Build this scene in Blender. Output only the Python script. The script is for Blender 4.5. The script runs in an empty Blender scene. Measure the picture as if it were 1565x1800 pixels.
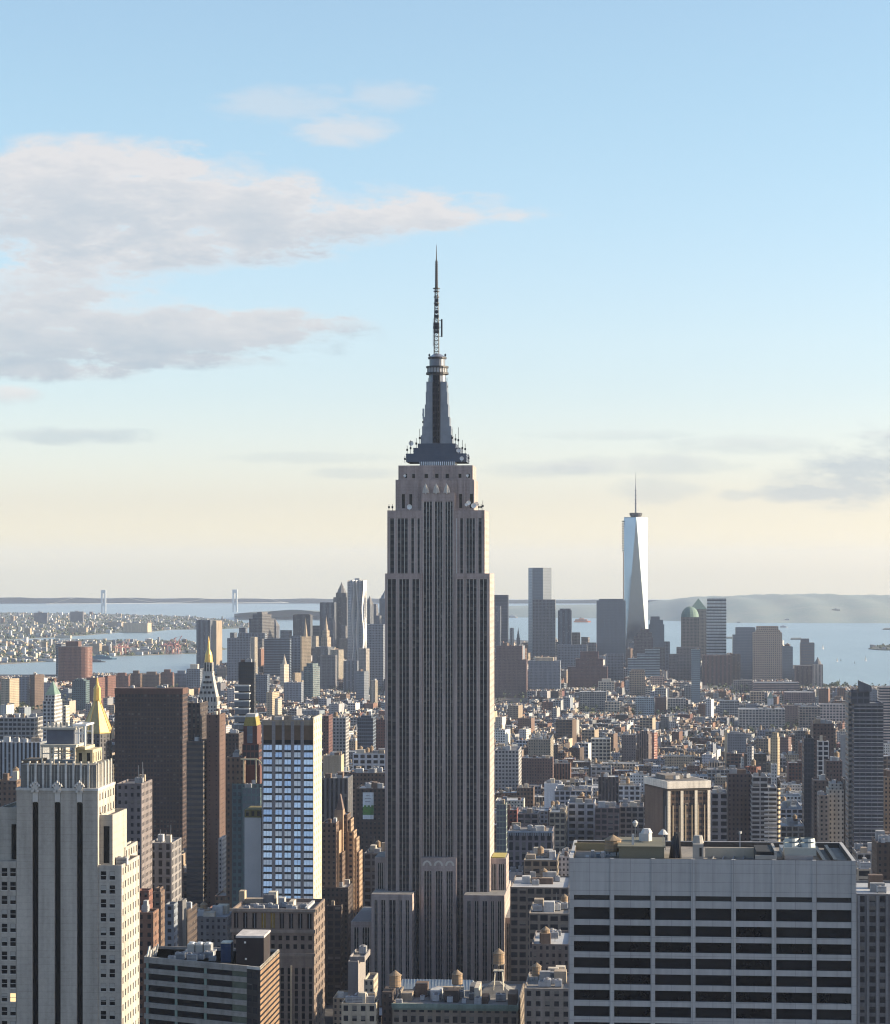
import bpy, bmesh, math, random
import numpy as np
from mathutils import Matrix, Vector
R_ = math.radians
scene = bpy.context.scene
COL = scene.collection
random.seed(11)
rnd = random.random

# ---------------------------------------------------------------- camera
FOC, CX, EYE, CAMZ = 4195.0, 782.5, 1009.0, 260.0     # focal length and eye level of the photograph, camera height in metres
YAW = R_(4.74)
SY, CYW = math.sin(YAW), math.cos(YAW)
cd = bpy.data.cameras.new('camera'); cam = bpy.data.objects.new('camera', cd); COL.objects.link(cam)
cam.location = (0, 0, CAMZ); cam.rotation_euler = (R_(90), 0, YAW)
cd.sensor_fit = 'HORIZONTAL'; cd.sensor_width = 36; cd.lens = 36*FOC/1565
cd.shift_y = (EYE-900)/1565; cd.clip_start = 5; cd.clip_end = 90000
scene.camera = cam

# ---------------------------------------------------------------- sky, clouds, sun, exposure
SUN_EL, SUN_AZ = 18.0, 84.0          # azimuth clockwise from +Y (down the avenue): the sun stands off to the right
class S:                             # small arithmetic wrapper over shader sockets
    nt = None
    def __init__(s, o): s.o = o
    @staticmethod
    def m(op, a, b=0.0, c=None, clamp=False):
        n = S.nt.nodes.new('ShaderNodeMath'); n.operation = op; n.use_clamp = clamp
        for i, x in enumerate((a, b, c)):
            if x is None: continue
            if isinstance(x, S): S.nt.links.new(x.o, n.inputs[i])
            else: n.inputs[i].default_value = x
        return S(n.outputs[0])
    def __add__(s, b): return S.m('ADD', s, b)
    def __sub__(s, b): return S.m('SUBTRACT', s, b)
    def __mul__(s, b): return S.m('MULTIPLY', s, b)
    def __truediv__(s, b): return S.m('DIVIDE', s, b)
    def __rsub__(s, a): return S.m('SUBTRACT', a, s)
def smooth(x, a, b):
    n = S.nt.nodes.new('ShaderNodeMapRange'); n.interpolation_type = 'SMOOTHSTEP'
    S.nt.links.new(x.o, n.inputs[0]); n.inputs[1].default_value = a; n.inputs[2].default_value = b
    return S(n.outputs[0])
def mixc(f, a, b, mode='MIX'):
    n = S.nt.nodes.new('ShaderNodeMix'); n.data_type = 'RGBA'; n.blend_type = mode
    for k, x in ((0, f), (6, a), (7, b)):
        if isinstance(x, S): S.nt.links.new(x.o, n.inputs[k])
        elif k == 0: n.inputs[0].default_value = x
        else: n.inputs[k].default_value = (*x[:3], 1)
    return S(n.outputs[2])
def vec(x, y, z=0.0):
    n = S.nt.nodes.new('ShaderNodeCombineXYZ')
    for i, v in enumerate((x, y, z)):
        if isinstance(v, S): S.nt.links.new(v.o, n.inputs[i])
        else: n.inputs[i].default_value = v
    return S(n.outputs[0])
def noise(v, scale, detail=3, rough=.55, out=0):
    n = S.nt.nodes.new('ShaderNodeTexNoise'); n.inputs['Scale'].default_value = scale
    n.inputs['Detail'].default_value = detail; n.inputs['Roughness'].default_value = rough
    if v is not None: S.nt.links.new(v.o, n.inputs['Vector'])
    return S(n.outputs[out])
def sep(v):
    n = S.nt.nodes.new('ShaderNodeSeparateXYZ'); S.nt.links.new(v.o, n.inputs[0])
    return [S(o) for o in n.outputs]

def sky_uv(px, py):                   # photograph direction -> direction from which the cloud comes, as x/y and z/y
    u = (px-CX)/FOC; w = SY*u+CYW
    return (CYW*u-SY)/w, (EYE-py)/FOC/w
CLOUDS = [  # direction (as px, py in the photograph), half sizes, strength, shade (0 pale pink .. 1 grey blue)
 (110,290,230,50,.85,.1),(40,370,260,85,1.0,.75),(330,335,210,55,.75,.3),(300,385,300,60,.9,.6),(560,378,260,48,.85,.45),
 (740,375,190,28,.75,.25),(850,378,90,16,.5,.15),(230,440,300,38,.75,.35),(60,500,190,40,.55,.35),(120,545,220,32,.5,.3),
 (250,590,300,45,.95,.62),(430,582,130,34,.85,.3),(40,610,240,52,.9,.7),(330,636,180,12,.6,.55),(110,655,130,15,.6,.3),
 (600,232,84,24,.6,.0),(515,182,110,30,.36,.15),(680,165,75,24,.36,.1),(130,470,160,60,.35,.5),(590,570,60,10,.35,.2),
 (22,692,46,16,.8,.0),(110,767,140,13,.55,.7),(1490,835,120,44,.62,.85),(1590,815,150,62,.7,.85),(1395,868,70,13,.6,1.0),
 (1296,872,32,9,.5,1.0),(1150,862,85,20,.45,.95),(1120,818,170,15,.5,.35),(1340,782,140,16,.45,.4),(640,832,90,9,.4,.5),
 (960,825,130,12,.35,.4),(560,805,140,8,.3,.4),(1050,765,140,8,.3,.3),(1560,765,80,10,.4,.3)]
world = bpy.data.worlds.new('World'); scene.world = world; world.use_nodes = True
S.nt = wnt = world.node_tree
bg = wnt.nodes['Background']
sky = wnt.nodes.new('ShaderNodeTexSky'); sky.sky_type = 'NISHITA'; sky.sun_disc = False
sky.sun_elevation = R_(SUN_EL); sky.sun_rotation = R_(SUN_AZ)
sky.air_density = 1.0; sky.dust_density = 1.1; sky.ozone_density = 2.0; sky.altitude = 200
tc = wnt.nodes.new('ShaderNodeTexCoord')
dx, dy, dz = sep(S(tc.outputs['Generated']))
dyc = S.m('MAXIMUM', dy, .05)
U, V = dx/dyc, dz/dyc
base = mixc(1.0, S(sky.outputs[0]), mixc(smooth(V, .05, .22), mixc(smooth(V, -.005, .035), (1.86, 1.75, 1.66), mixc(smooth(V, .02, .11), (1.23, 1.11, 1.21), (1.09, 1.03, 1.09))), mixc(smooth(dy, -.2, .3), (1.03, .995, 1.06), (1.03, 1.09, 1.045))), 'MULTIPLY')
warp = noise(vec(U*1.0, V*2.3), 13.0, 6, .6)
fine = noise(vec(U*1.0+V*.5, V*2.7, 3.1), 40.0, 6, .65)
wisp = noise(vec(U*1.0+V*.8, V*3.2, 7.7), 105.0, 5, .7)
nz = (warp-.5)*2.9+(fine-.5)*1.9+(wisp-.5)*.9+.1
cov = shade = None
for (cx_, cy_, rx, ry, st, sh) in CLOUDS:
    u0, v0 = sky_uv(cx_, cy_); du = (U-u0)/(rx*1.25/FOC); dv = (V-v0)/(ry*1.35/FOC)
    q = S.m('SUBTRACT', 1.0, du*du+dv*dv)
    q = S.m('MAXIMUM', q+nz, 0.0)
    q = q*S.m('GREATER_THAN', 2.2, du*du+dv*dv)
    q = smooth(q, -.05, 1.15)*st
    cov = q if cov is None else cov+q
    sq = q*S.m('ADD', sh+.06, dv*-.34)
    shade = sq if shade is None else shade+sq
shade = shade/(cov+.001)
a = S.m('MINIMUM', cov, 1.0)*.84
a = a*S.m('GREATER_THAN', dy, .06)
shade = S.m('ADD', shade, (fine-.5)*.7+(warp-.5)*1.0, clamp=True)
cloud = mixc(shade, (3.85, 3.62, 3.55), (2.05, 2.42, 2.8))
low = smooth(V, .0, .09)              # clouds near the horizon sink into the same pale air as the sky behind them
cloud = mixc(low, mixc(.45, cloud, base), cloud)
out = mixc(a, base, cloud)
wnt.links.new(out.o, bg.inputs['Color']); bg.inputs['Strength'].default_value = .102
sl = bpy.data.lights.new('sun', 'SUN'); sl.energy = 5.0; sl.angle = R_(.5); sl.color = (1.0, .82, .58)
sun = bpy.data.objects.new('sun', sl); COL.objects.link(sun)
sdir = Vector((math.cos(R_(SUN_EL))*math.sin(R_(SUN_AZ)), math.cos(R_(SUN_EL))*math.cos(R_(SUN_AZ)), math.sin(R_(SUN_EL))))
sun.rotation_euler = sdir.to_track_quat('Z', 'Y').to_euler(); sun.location = (400, 900, 900)
vs = scene.view_settings
vs.view_transform = 'Standard'; vs.look = 'None'; vs.gamma = 1; vs.exposure = 1.1; vs.use_curve_mapping = False
cy = scene.cycles
cy.max_bounces = 6; cy.diffuse_bounces = 2; cy.glossy_bounces = 3; cy.transmission_bounces = 2; cy.volume_bounces = 0
cy.use_denoising = True; cy.denoising_prefilter = 'ACCURATE'; cy.denoising_input_passes = 'RGB_ALBEDO_NORMAL'; cy.filter_width = 1.15; cy.caustics_reflective = False; cy.caustics_refractive = False
try: cy.denoiser = 'OPENIMAGEDENOISE'
except Exception: pass

# ---------------------------------------------------------------- geometry of the place
RE = 7.43e6                           # earth radius with ordinary refraction: far water dips below eye level
def drop(x, y): return -(x*x+y*y)/(2*RE)
def W(px, y):                         # east-west position of a thing seen at px that stands y metres down the avenue
    u = (px-CX)/FOC
    return y*(CYW*u-SY)/(SY*u+CYW)
def ZP(py, x, y): return CAMZ+(-SY*x+CYW*y)*(EYE-py)/FOC
def G(px, py):                        # point of the sea-level sphere seen at px, py
    k = max((py-EYE)/FOC, .00845)
    t = RE*(k-math.sqrt(k*k-2*CAMZ/RE)); u = (px-CX)/FOC
    return (CYW*u-SY)*t, (SY*u+CYW)*t
def proj(x, y, z):
    t = -SY*x+CYW*y
    return CX+FOC*(CYW*x+SY*y)/t, EYE-FOC*(z-CAMZ)/t
LAND = 2.0
def gz(x, y): return drop(x, y)+LAND

# ---------------------------------------------------------------- materials
def nmat(name):
    m = bpy.data.materials.new(name); m.use_nodes = True; S.nt = m.node_tree
    return m, m.node_tree.nodes['Principled BSDF']
def lk(s, inp): S.nt.links.new(s.o, inp)
MC = {}
def M(name, col, rough=.8, metal=0.0, var=.25, scale=.15, emit=0, bump=0, spec=.5, streak=0, joint=None):
    if name in MC: return MC[name]
    m, b = nmat(name)
    t = S.nt.nodes.new('ShaderNodeTexCoord'); v = S(t.outputs['Object'])
    n = noise(v, scale, 4, .6); f = noise(v, scale*9, 2, .5)
    k = (n-.5)*var*1.6+(f-.5)*var*.7+1.0
    if streak:
        sx, sy_, sz = sep(v); k = k+(noise(vec(sx*.8, sy_*.8, sz*.035), 1.0, 4, .65)-.5)*streak
    b.inputs['Specular IOR Level'].default_value = spec
    if joint:
        jx, jy, jz = sep(v); ln = S.m('MAXIMUM', S.m('LESS_THAN', S.m('FRACT', jx/joint[0]), .03), S.m('LESS_THAN', S.m('FRACT', jz/joint[1]), .05)); k = k-ln*.30
    cc = S.nt.nodes.new('ShaderNodeVectorMath'); cc.operation = 'SCALE'; cc.inputs[0].default_value = col[:3]
    S.nt.links.new(k.o, cc.inputs['Scale']); S.nt.links.new(cc.outputs[0], b.inputs['Base Color'])
    b.inputs['Roughness'].default_value = rough; b.inputs['Metallic'].default_value = metal
    if emit:
        b.inputs['Emission Color'].default_value = (*col[:3], 1); b.inputs['Emission Strength'].default_value = emit
    if bump:
        bn = S.nt.nodes.new('ShaderNodeBump'); bn.inputs['Strength'].default_value = bump; bn.inputs['Distance'].default_value = .3
        S.nt.links.new(f.o, bn.inputs['Height']); S.nt.links.new(bn.outputs[0], b.inputs['Normal'])
    MC[name] = m; return m
def facade():                         # walls with rows of windows: uv counts bays and floors, prm = window width, height, seed, mirror
    m, b = nmat('facade')
    at = lambda n: S.nt.nodes.new('ShaderNodeAttribute')
    c = at(0); c.attribute_name = 'col'; p = at(0); p.attribute_name = 'prm'
    uvn = S.nt.nodes.new('ShaderNodeUVMap'); uvn.uv_map = 'uv'
    u, v, _ = sep(S(uvn.outputs[0]))
    sp = S.nt.nodes.new('ShaderNodeSeparateColor'); S.nt.links.new(p.outputs['Color'], sp.inputs[0])
    pw, ph, ps = [S(o) for o in sp.outputs[:3]]; pm = S(p.outputs['Alpha'])
    fr = lambda x: S.m('ABSOLUTE', S.m('FRACT', x)-.5)
    mu = S.m('LESS_THAN', fr(u), pw*.5); mv = S.m('LESS_THAN', fr(v), ph*.5)
    mask = mu*mv
    wn = S.nt.nodes.new('ShaderNodeTexWhiteNoise'); wn.noise_dimensions = '3D'
    S.nt.links.new(vec(S.m('FLOOR', u), S.m('FLOOR', v), ps*91.7).o, wn.inputs['Vector'])
    r = S(wn.outputs['Value']); r2 = sep(S(wn.outputs['Color']))[1]
    half = S.m('LESS_THAN', S.m('FRACT', v)-.5, r2*.5-.2)            # blinds drawn part of the way down
    blind = S.m('GREATER_THAN', r, .82)*(1.0-half)
    glass = mixc(blind*.8*S.m('SUBTRACT', 1.0, pm*25.0, clamp=True), (.016, .018, .024), (.20, .185, .165))
    glass = mixc(pm, glass, (.50, .60, .70))
    g = S.nt.nodes.new('ShaderNodeNewGeometry'); pos = S(g.outputs['Position'])
    st = noise(pos, .045, 4, .6); st2 = noise(pos, .9, 2, .5)
    st3 = noise(pos, 4.5, 1, .5); px_, py_, pz_ = sep(pos); st4 = noise(vec(px_*.35, py_*.35, pz_*.022), 1.0, 4, .6); k = (st-.5)*.45+(st4-.5)*1.2+(st2-.5)*.4+(st3-.5)*.35+1.0-S.m('LESS_THAN', S.m('FRACT', pz_/1.87), .08)*.16
    wall = S.nt.nodes.new('ShaderNodeVectorMath'); wall.operation = 'SCALE'
    S.nt.links.new(c.outputs['Color'], wall.inputs[0]); S.nt.links.new(k.o, wall.inputs['Scale'])
    lk(mixc(mask, S(wall.outputs[0]), glass), b.inputs['Base Color'])
    lk(.85-mask*.60, b.inputs['Roughness'])
    lk(mask*pm, b.inputs['Metallic']); lk(.5-mask*.25, b.inputs['Specular IOR Level'])
    bn = S.nt.nodes.new('ShaderNodeBump'); bn.inputs['Strength'].default_value = .35; bn.inputs['Distance'].default_value = .25
    S.nt.links.new((1.0-mask).o, bn.inputs['Height']); S.nt.links.new(bn.outputs[0], b.inputs['Normal'])
    return m
FAC = facade()
STYLES = {  # bay, floor, window width, window height, mirror
 'punch': (2.7, 3.2, .42, .48, 0), 'grid': (3.4, 3.7, .58, .58, 0), 'loft': (4.6, 4.3, .74, .62, 0), 'ribbon': (60., 3.8, 1.1, .52, .05),
 'vert': (3.0, 3.7, .50, 1.1, 0), 'verta': (3.2, 3.6, .46, .72, 0), 'glass': (1.9, 3.9, .86, .80, .22), 'mirror': (2.2, 4.0, .92, .90, .65),
 'dark': (2.2, 3.8, .80, .70, .04), 'balc': (5.0, 3.1, .86, .60, 0), 'big': (5.2, 4.6, .66, .62, 0), 'blank': None}
PAL = {'brick': (.155, .085, .058), 'redbrick': (.155, .070, .052), 'maroon': (.10, .045, .04), 'brown': (.125, .083, .060), 'dkbrown': (.055, .040, .034), 'tan': (.31, .25, .185),
 'cream': (.46, .41, .33), 'white': (.58, .57, .55), 'pale': (.42, .42, .41), 'grey': (.27, .27, .27), 'dkgrey': (.12, .12, .125), 'black': (.02, .02, .023),
 'blue': (.10, .13, .17), 'teal': (.075, .12, .13), 'slate': (.16, .18, .21), 'sand': (.37, .30, .21), 'green': (.13, .20, .17), 'stone': (.36, .345, .32)}

# ---------------------------------------------------------------- mesh builder
class MB:
    def __init__(s): s.v = []; s.f = []; s.uv = []; s.c = []; s.p = []; s.mi = []; s.M = None; s.cur = 0
    def vert(s, p):
        if s.M is not None: p = s.M @ Vector(p)
        s.v.append((p[0], p[1], p[2])); return len(s.v)-1
    def face(s, pts, col=(.3, .3, .3), uv=None, prm=(0, 0, 0, 0)):
        s.f.append([s.vert(p) for p in pts]); s.uv += uv if uv else [(0, 0)]*len(pts)
        s.c.append((len(pts), (*col[:3], 1))); s.p.append((len(pts), prm)); s.mi.append(s.cur)
    def wall(s, a, b, z0, z1, col, st=None, seed=None):          # vertical wall from a to b, seen with a on its left
        prm = (0, 0, 0, 0); uv = None
        if st and STYLES.get(st) is not None if isinstance(st, str) else st:
            bay, fl, wf, hf, mir = STYLES[st] if isinstance(st, str) else st
            L = math.hypot(b[0]-a[0], b[1]-a[1]); n = max(1, round(L/bay)); m = max(1, round((z1-z0)/fl))
            uv = [(0, 0), (n, 0), (n, m), (0, m)]; prm = (wf, hf, rnd() if seed is None else seed, mir)
        s.face([(a[0], a[1], z0), (b[0], b[1], z0), (b[0], b[1], z1), (a[0], a[1], z1)], col, uv, prm)
    def box(s, x0, x1, y0, y1, z0, z1, col=(.3, .3, .3), st=None, top=None, bottom=False, side=None):
        ss = st if side is None else side
        s.wall((x0, y0), (x1, y0), z0, z1, col, st); s.wall((x1, y0), (x1, y1), z0, z1, col, ss)
        s.wall((x1, y1), (x0, y1), z0, z1, col, ss); s.wall((x0, y1), (x0, y0), z0, z1, col, ss)
        if top is not False: s.face([(x0, y0, z1), (x1, y0, z1), (x1, y1, z1), (x0, y1, z1)], top or col)
        if bottom: s.face([(x0, y0, z0), (x0, y1, z0), (x1, y1, z0), (x1, y0, z0)], col)
    def par(s, x0, x1, y0, y1, z0, z1, col, st=None, t=.5, d=1.1, side=None):   # walls that end in a parapet, open above for the roof deck
        s.box(x0, x1, y0, y1, z0, z1, col, st, top=False, side=side)
        i = (x0+t, x1-t, y0+t, y1-t); O = [(x0, y0), (x1, y0), (x1, y1), (x0, y1)]; I = [(i[0], i[2]), (i[1], i[2]), (i[1], i[3]), (i[0], i[3])]
        for k in range(4):
            q = (k+1) % 4
            s.face([(*O[k], z1), (*O[q], z1), (*I[q], z1), (*I[k], z1)], tuple(min(.7, c*1.15+.02) for c in col))
            s.face([(*I[k], z1), (*I[q], z1), (*I[q], z1-d), (*I[k], z1-d)], col)
    def poly(s, pts, z0, z1, col, st=None, cap=True, pts2=None):    # prism over a plan (counter-clockwise), optionally tapering to pts2
        n = len(pts); q = pts2 or pts
        for i in range(n):
            a, b, c, d = pts[i], pts[(i+1) % n], q[(i+1) % n], q[i]
            if pts2 is None: s.wall(a, b, z0, z1, col, st)
            else:
                prm = (0, 0, 0, 0); uv = None
                if st:
                    bay, fl, wf, hf, mir = STYLES[st]; L = math.hypot(b[0]-a[0], b[1]-a[1]); nn = max(1, round(L/bay)); m = max(1, round((z1-z0)/fl))
                    uv = [(0, 0), (nn, 0), (nn, m), (0, m)]; prm = (wf, hf, rnd(), mir)
                s.face([(*a, z0), (*b, z0), (*c, z1), (*d, z1)], col, uv, prm)
        if cap: s.face([(*p, z1) for p in q], col)
    def cone(s, cx, cy, z0, z1, r0, r1, n=12, col=(.3, .3, .3), rot=0.0, cap=True):
        A = [(cx+r0*math.cos(rot+2*math.pi*i/n), cy+r0*math.sin(rot+2*math.pi*i/n)) for i in range(n)]
        B = [(cx+r1*math.cos(rot+2*math.pi*i/n), cy+r1*math.sin(rot+2*math.pi*i/n)) for i in range(n)]
        for i in range(n):
            j = (i+1) % n
            if r1 < 1e-4: s.face([(*A[i], z0), (*A[j], z0), (cx, cy, z1)], col)
            else: s.face([(*A[i], z0), (*A[j], z0), (*B[j], z1), (*B[i], z1)], col)
        if cap and r1 > 1e-4: s.face([(*p, z1) for p in B], col)
    def pyr(s, x0, x1, y0, y1, z0, z1, col, fx=0.0, fy=0.0):       # hipped or pointed roof; fx, fy = share of the plan left at the top
        cx, cy_ = (x0+x1)/2, (y0+y1)/2; hx, hy = (x1-x0)/2*fx, (y1-y0)/2*fy
        A = [(x0, y0), (x1, y0), (x1, y1), (x0, y1)]; B = [(cx-hx, cy_-hy), (cx+hx, cy_-hy), (cx+hx, cy_+hy), (cx-hx, cy_+hy)]
        if fx == 0 and fy == 0:
            for i in range(4): s.face([(*A[i], z0), (*A[(i+1) % 4], z0), (cx, cy_, z1)], col)
        else: s.poly(A, z0, z1, col, pts2=B)
    def bar(s, a, b, r, col=(.3, .3, .3), n=4):
        a, b = Vector(a), Vector(b); d = (b-a); q = d.to_track_quat('Z', 'Y').to_matrix()
        ring = [q @ Vector((r*math.cos(2*math.pi*i/n+.785), r*math.sin(2*math.pi*i/n+.785), 0)) for i in range(n)]
        for i in range(n):
            j = (i+1) % n; s.face([a+ring[i], a+ring[j], b+ring[j], b+ring[i]], col)
        s.face([b+x for x in ring], col); s.face([a+x for x in reversed(ring)], col)
    def build(s, name, mats, parent=None):
        me = bpy.data.meshes.new(name); me.from_pydata(s.v, [], s.f); me.update()
        if not isinstance(mats, (list, tuple)): mats = [mats]
        for m in mats: me.materials.append(m)
        if len(mats) > 1: me.polygons.foreach_set('material_index', s.mi)
        if FAC in mats:
            l = me.uv_layers.new(name='uv'); l.data.foreach_set('uv', np.array(s.uv, 'f').ravel())
            for nm, src in (('col', s.c), ('prm', s.p)):
                at = me.color_attributes.new(nm, 'FLOAT_COLOR', 'CORNER')
                at.data.foreach_set('color', np.repeat(np.array([x[1] for x in src], 'f'), [x[0] for x in src], axis=0).ravel())
        o = bpy.data.objects.new(name, me); COL.objects.link(o)
        if parent is not None: o.parent = parent
        return o
def tag(o, label=None, cat=None, group=None, kind=None):
    for k, v in (('label', label), ('category', cat), ('group', group), ('kind', kind)):
        if v: o[k] = v
    return o
def thing(name, label, cat, loc=(0, 0, 0), rot=0.0, group=None):
    o = bpy.data.objects.new(name, None); COL.objects.link(o); o.empty_display_size = 5
    o.location = loc; o.rotation_euler = (0, 0, R_(rot)); return tag(o, label, cat, group)
def put(mesh, name, parent, loc, scale=1.0, rot=0.0):               # another object of an existing mesh
    o = bpy.data.objects.new(name, mesh); COL.objects.link(o); o.parent = parent; o.location = loc; o.rotation_euler = (0, 0, rot)
    o.scale = (scale,)*3 if not isinstance(scale, tuple) else scale
    return o
STONE = M('limestone', (.34, .325, .31), .85, 0, .3, .06)
PALE = M('pale stone', (.50, .48, .44), .8, 0, .25, .2)
DARKM = M('dark metal', (.035, .036, .04), .5, .5, .3, .3)
STEEL = M('steel', (.50, .51, .53), .38, .85, .3, .25)
GREYM = M('grey metal', (.22, .23, .25), .55, .3, .3, .3)
WHITEM = M('white metal', (.72, .72, .70), .5, 0, .2, .3)
WOOD = M('weathered wood', (.24, .165, .10), .85, 0, .4, .8)
GLASSD = M('dark glass', (.008, .009, .011), .18, 0, .5, .4, spec=.22)
GOLD = M('gold leaf', (.60, .40, .13), .42, .65, .3, .4)
ROOFS = [M('roof tar', (.09, .09, .10), .9, 0, .5, .12), M('roof silver', (.25, .265, .29), .8, 0, .4, .1), M('roof gravel', (.20, .19, .18), .9, 0, .4, .12), M('roof white', (.37, .38, .39), .8, 0, .3, .1), M('roof slate blue', (.13, .16, .20), .8, 0, .4, .1)]
FOOT = []        # footprints and screen boxes of built towers: x0, x1, y0, y1, px0, px1, py, vb
LMS = []         # names for telling other buildings apart: px, py, phrase

# ---------------------------------------------------------------- water, land, hills
def water_mat():
    m, b = nmat('bay water')
    g = S.nt.nodes.new('ShaderNodeNewGeometry'); pos = S(g.outputs['Position']); x, y, z = sep(pos)
    n = noise(vec(x*.02, y*.006), 1.0, 4, .6); w = noise(vec(x*.0016, y*.0005), 1.0, 4, .6)
    lk(mixc(w, (.17, .25, .285), (.23, .31, .345)), b.inputs['Base Color'])
    lk(w*.25+.22, b.inputs['Roughness'])
    bn = S.nt.nodes.new('ShaderNodeBump'); bn.inputs['Strength'].default_value = .5; bn.inputs['Distance'].default_value = 6
    S.nt.links.new(n.o, bn.inputs['Height']); S.nt.links.new(bn.outputs[0], b.inputs['Normal'])
    return m
def land_mat(name, c1, c2, c3, s):
    m, b = nmat(name)
    g = S.nt.nodes.new('ShaderNodeNewGeometry'); pos = S(g.outputs['Position'])
    a = noise(pos, s, 5, .65); f = noise(pos, s*7, 3, .6)
    c = mixc(smooth(a, .40, .62), c1, c2); c = mixc(smooth(f, .56, .72)*.75, c, c3)
    lk(c, b.inputs['Base Color']); b.inputs['Roughness'].default_value = .95
    return m
def sheet(name, x0, x1, y0, y1, nx, ny, mat, h=0.0):
    mb = MB(); xs = np.linspace(x0, x1, nx+1); ys = np.linspace(y0, y1, ny+1)
    mb.v = [(x, y, drop(x, y)+h) for y in ys for x in xs]
    for j in range(ny):
        for i in range(nx):
            k = j*(nx+1)+i; mb.f.append([k, k+1, k+nx+2, k+nx+1]); mb.mi.append(0)
    o = mb.build(name, mat)
    for p in o.data.polygons: p.use_smooth = True
    return tag(o, kind='structure')
def land(name, pts, mat, h=LAND, step=500):
    bm = bmesh.new(); bm.faces.new([bm.verts.new((x, y, 0)) for x, y in pts])
    ys = [p[1] for p in pts]; xs = [p[0] for p in pts]
    for ax, lo, hi in ((1, min(ys), max(ys)), (0, min(xs), max(xs))):
        k = math.floor(lo/step)+1
        while k*step < hi:
            co = [0, 0, 0]; no = [0, 0, 0]; co[ax] = k*step; no[ax] = 1
            bmesh.ops.bisect_plane(bm, geom=bm.verts[:]+bm.edges[:]+bm.faces[:], plane_co=co, plane_no=no); k += 1
    ed = [e for e in bm.edges if e.is_boundary]
    r = bmesh.ops.extrude_edge_only(bm, edges=ed); low_ = {v for v in r['geom'] if isinstance(v, bmesh.types.BMVert)}
    for v in bm.verts: v.co.z = drop(v.co.x, v.co.y)+(h if v not in low_ else -3)
    bmesh.ops.recalc_face_normals(bm, faces=bm.faces[:])
    me = bpy.data.meshes.new(name); bm.to_mesh(me); bm.free(); me.materials.append(mat)
    o = bpy.data.objects.new(name, me); COL.objects.link(o); return tag(o, kind='structure')
def hills(name, ridge, shore_py, t_r, mat, back=1.35, lo=1.0):       # ridge: (px, py) along the crest at distance t_r
    pxs = np.linspace(ridge[0][0], ridge[-1][0], 90); v = []; f = []; NS = 12
    rp = [p[0] for p in ridge]; ry = [p[1] for p in ridge]
    for px in pxs:
        _, yn = G(px, shore_py) if not callable(shore_py) else G(px, shore_py(px))
        py = np.interp(px, rp, ry); x = W(px, t_r); zt = ZP(py, x, t_r)-drop(x, t_r)
        for k in range(NS+1):
            s_ = k/NS; y = yn+(t_r*back-yn)*s_; x = W(px, y)
            sr = (t_r-yn)/(t_r*back-yn)
            w = s_/sr if s_ < sr else (1-s_)/(1-sr)
            hh = zt*(math.sin(w*math.pi/2)**.8)*(1+.10*math.sin(px*.061+k*1.7)*(w < .95))+lo if w > 0 else -2
            v.append((x, y, drop(x, y)+max(hh, -2)))
    n = NS+1
    for i in range(len(pxs)-1):
        for k in range(NS):
            f.append([i*n+k, (i+1)*n+k, (i+1)*n+k+1, i*n+k+1])
    mb = MB(); mb.v = v; mb.f = f; mb.mi = [0]*len(f)
    o = mb.build(name, mat)
    for p in o.data.polygons: p.use_smooth = True
    return tag(o, kind='structure')
YEND = 30000
sheet('water', -13000, 12000, -1500, YEND, 20, 90, water_mat())
ASPH = land_mat('asphalt and yards', (.045, .045, .05), (.075, .072, .072), (.15, .14, .13), .02)
SHORE = [(-700, 1184), (0, 1187), (200, 1187), (330, 1184), (398, 1168), (480, 1134), (560, 1126), (700, 1120), (880, 1124), (1000, 1131), (1100, 1141),
         (1170, 1172), (1200, 1178), (1290, 1160), (1330, 1157), (1396, 1170), (1440, 1200), (1470, 1209), (1565, 1212), (2100, 1215)]
land('ground', [(1900, -900), *[G(*p) for p in reversed(SHORE)], (-2600, -900)], ASPH)
FARLAND = land_mat('low shore with trees and yards', (.05, .065, .045), (.10, .095, .085), (.30, .26, .22), .004)
land('harbour_land', [G(*p) for p in [(-600, 1172), (0, 1168), (100, 1162), (152, 1156), (200, 1154), (260, 1152), (312, 1150), (346, 1149), (372, 1147), (400, 1141), (346, 1137), (330, 1128), (240, 1128), (160, 1124), (0, 1128), (-600, 1128)]], FARLAND)
land('borough_land', [G(*p) for p in [(-900, 1131), (0, 1125), (90, 1121), (150, 1117), (210, 1112), (262, 1111), (300, 1107), (380, 1106), (436, 1104), (440, 1097), (400, 1090), (330, 1084), (200, 1080), (0, 1077), (-900, 1075)]], FARLAND)
WOODS = land_mat('wooded hills', (.17, .225, .215), (.21, .25, .23), (.29, .29, .28), .003)  # paler than real woods: distance haze put into the colour
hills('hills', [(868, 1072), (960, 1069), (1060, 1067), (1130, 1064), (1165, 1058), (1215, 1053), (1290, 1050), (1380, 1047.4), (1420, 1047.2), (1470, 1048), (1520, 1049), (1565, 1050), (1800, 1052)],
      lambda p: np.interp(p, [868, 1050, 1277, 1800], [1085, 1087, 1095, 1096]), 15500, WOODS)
hills('far_hills', [(-300, 1047), (40, 1046), (240, 1046), (420, 1047), (640, 1045), (800, 1046.4), (980, 1045.6), (1200, 1045), (1400, 1046), (2000, 1046)], 1061, 22000, land_mat('far wooded shore', (.19, .24, .25), (.23, .27, .28), (.3, .32, .32), .002), 1.12)  # far shore lightened too, haze put into its colour
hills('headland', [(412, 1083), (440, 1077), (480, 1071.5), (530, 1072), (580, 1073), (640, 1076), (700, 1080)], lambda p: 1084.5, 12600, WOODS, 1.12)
land('island', [G(*p) for p in [(1527, 1141), (1545, 1143), (1600, 1144), (1700, 1143), (1700, 1136), (1560, 1135)]], FARLAND, 3)
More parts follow.
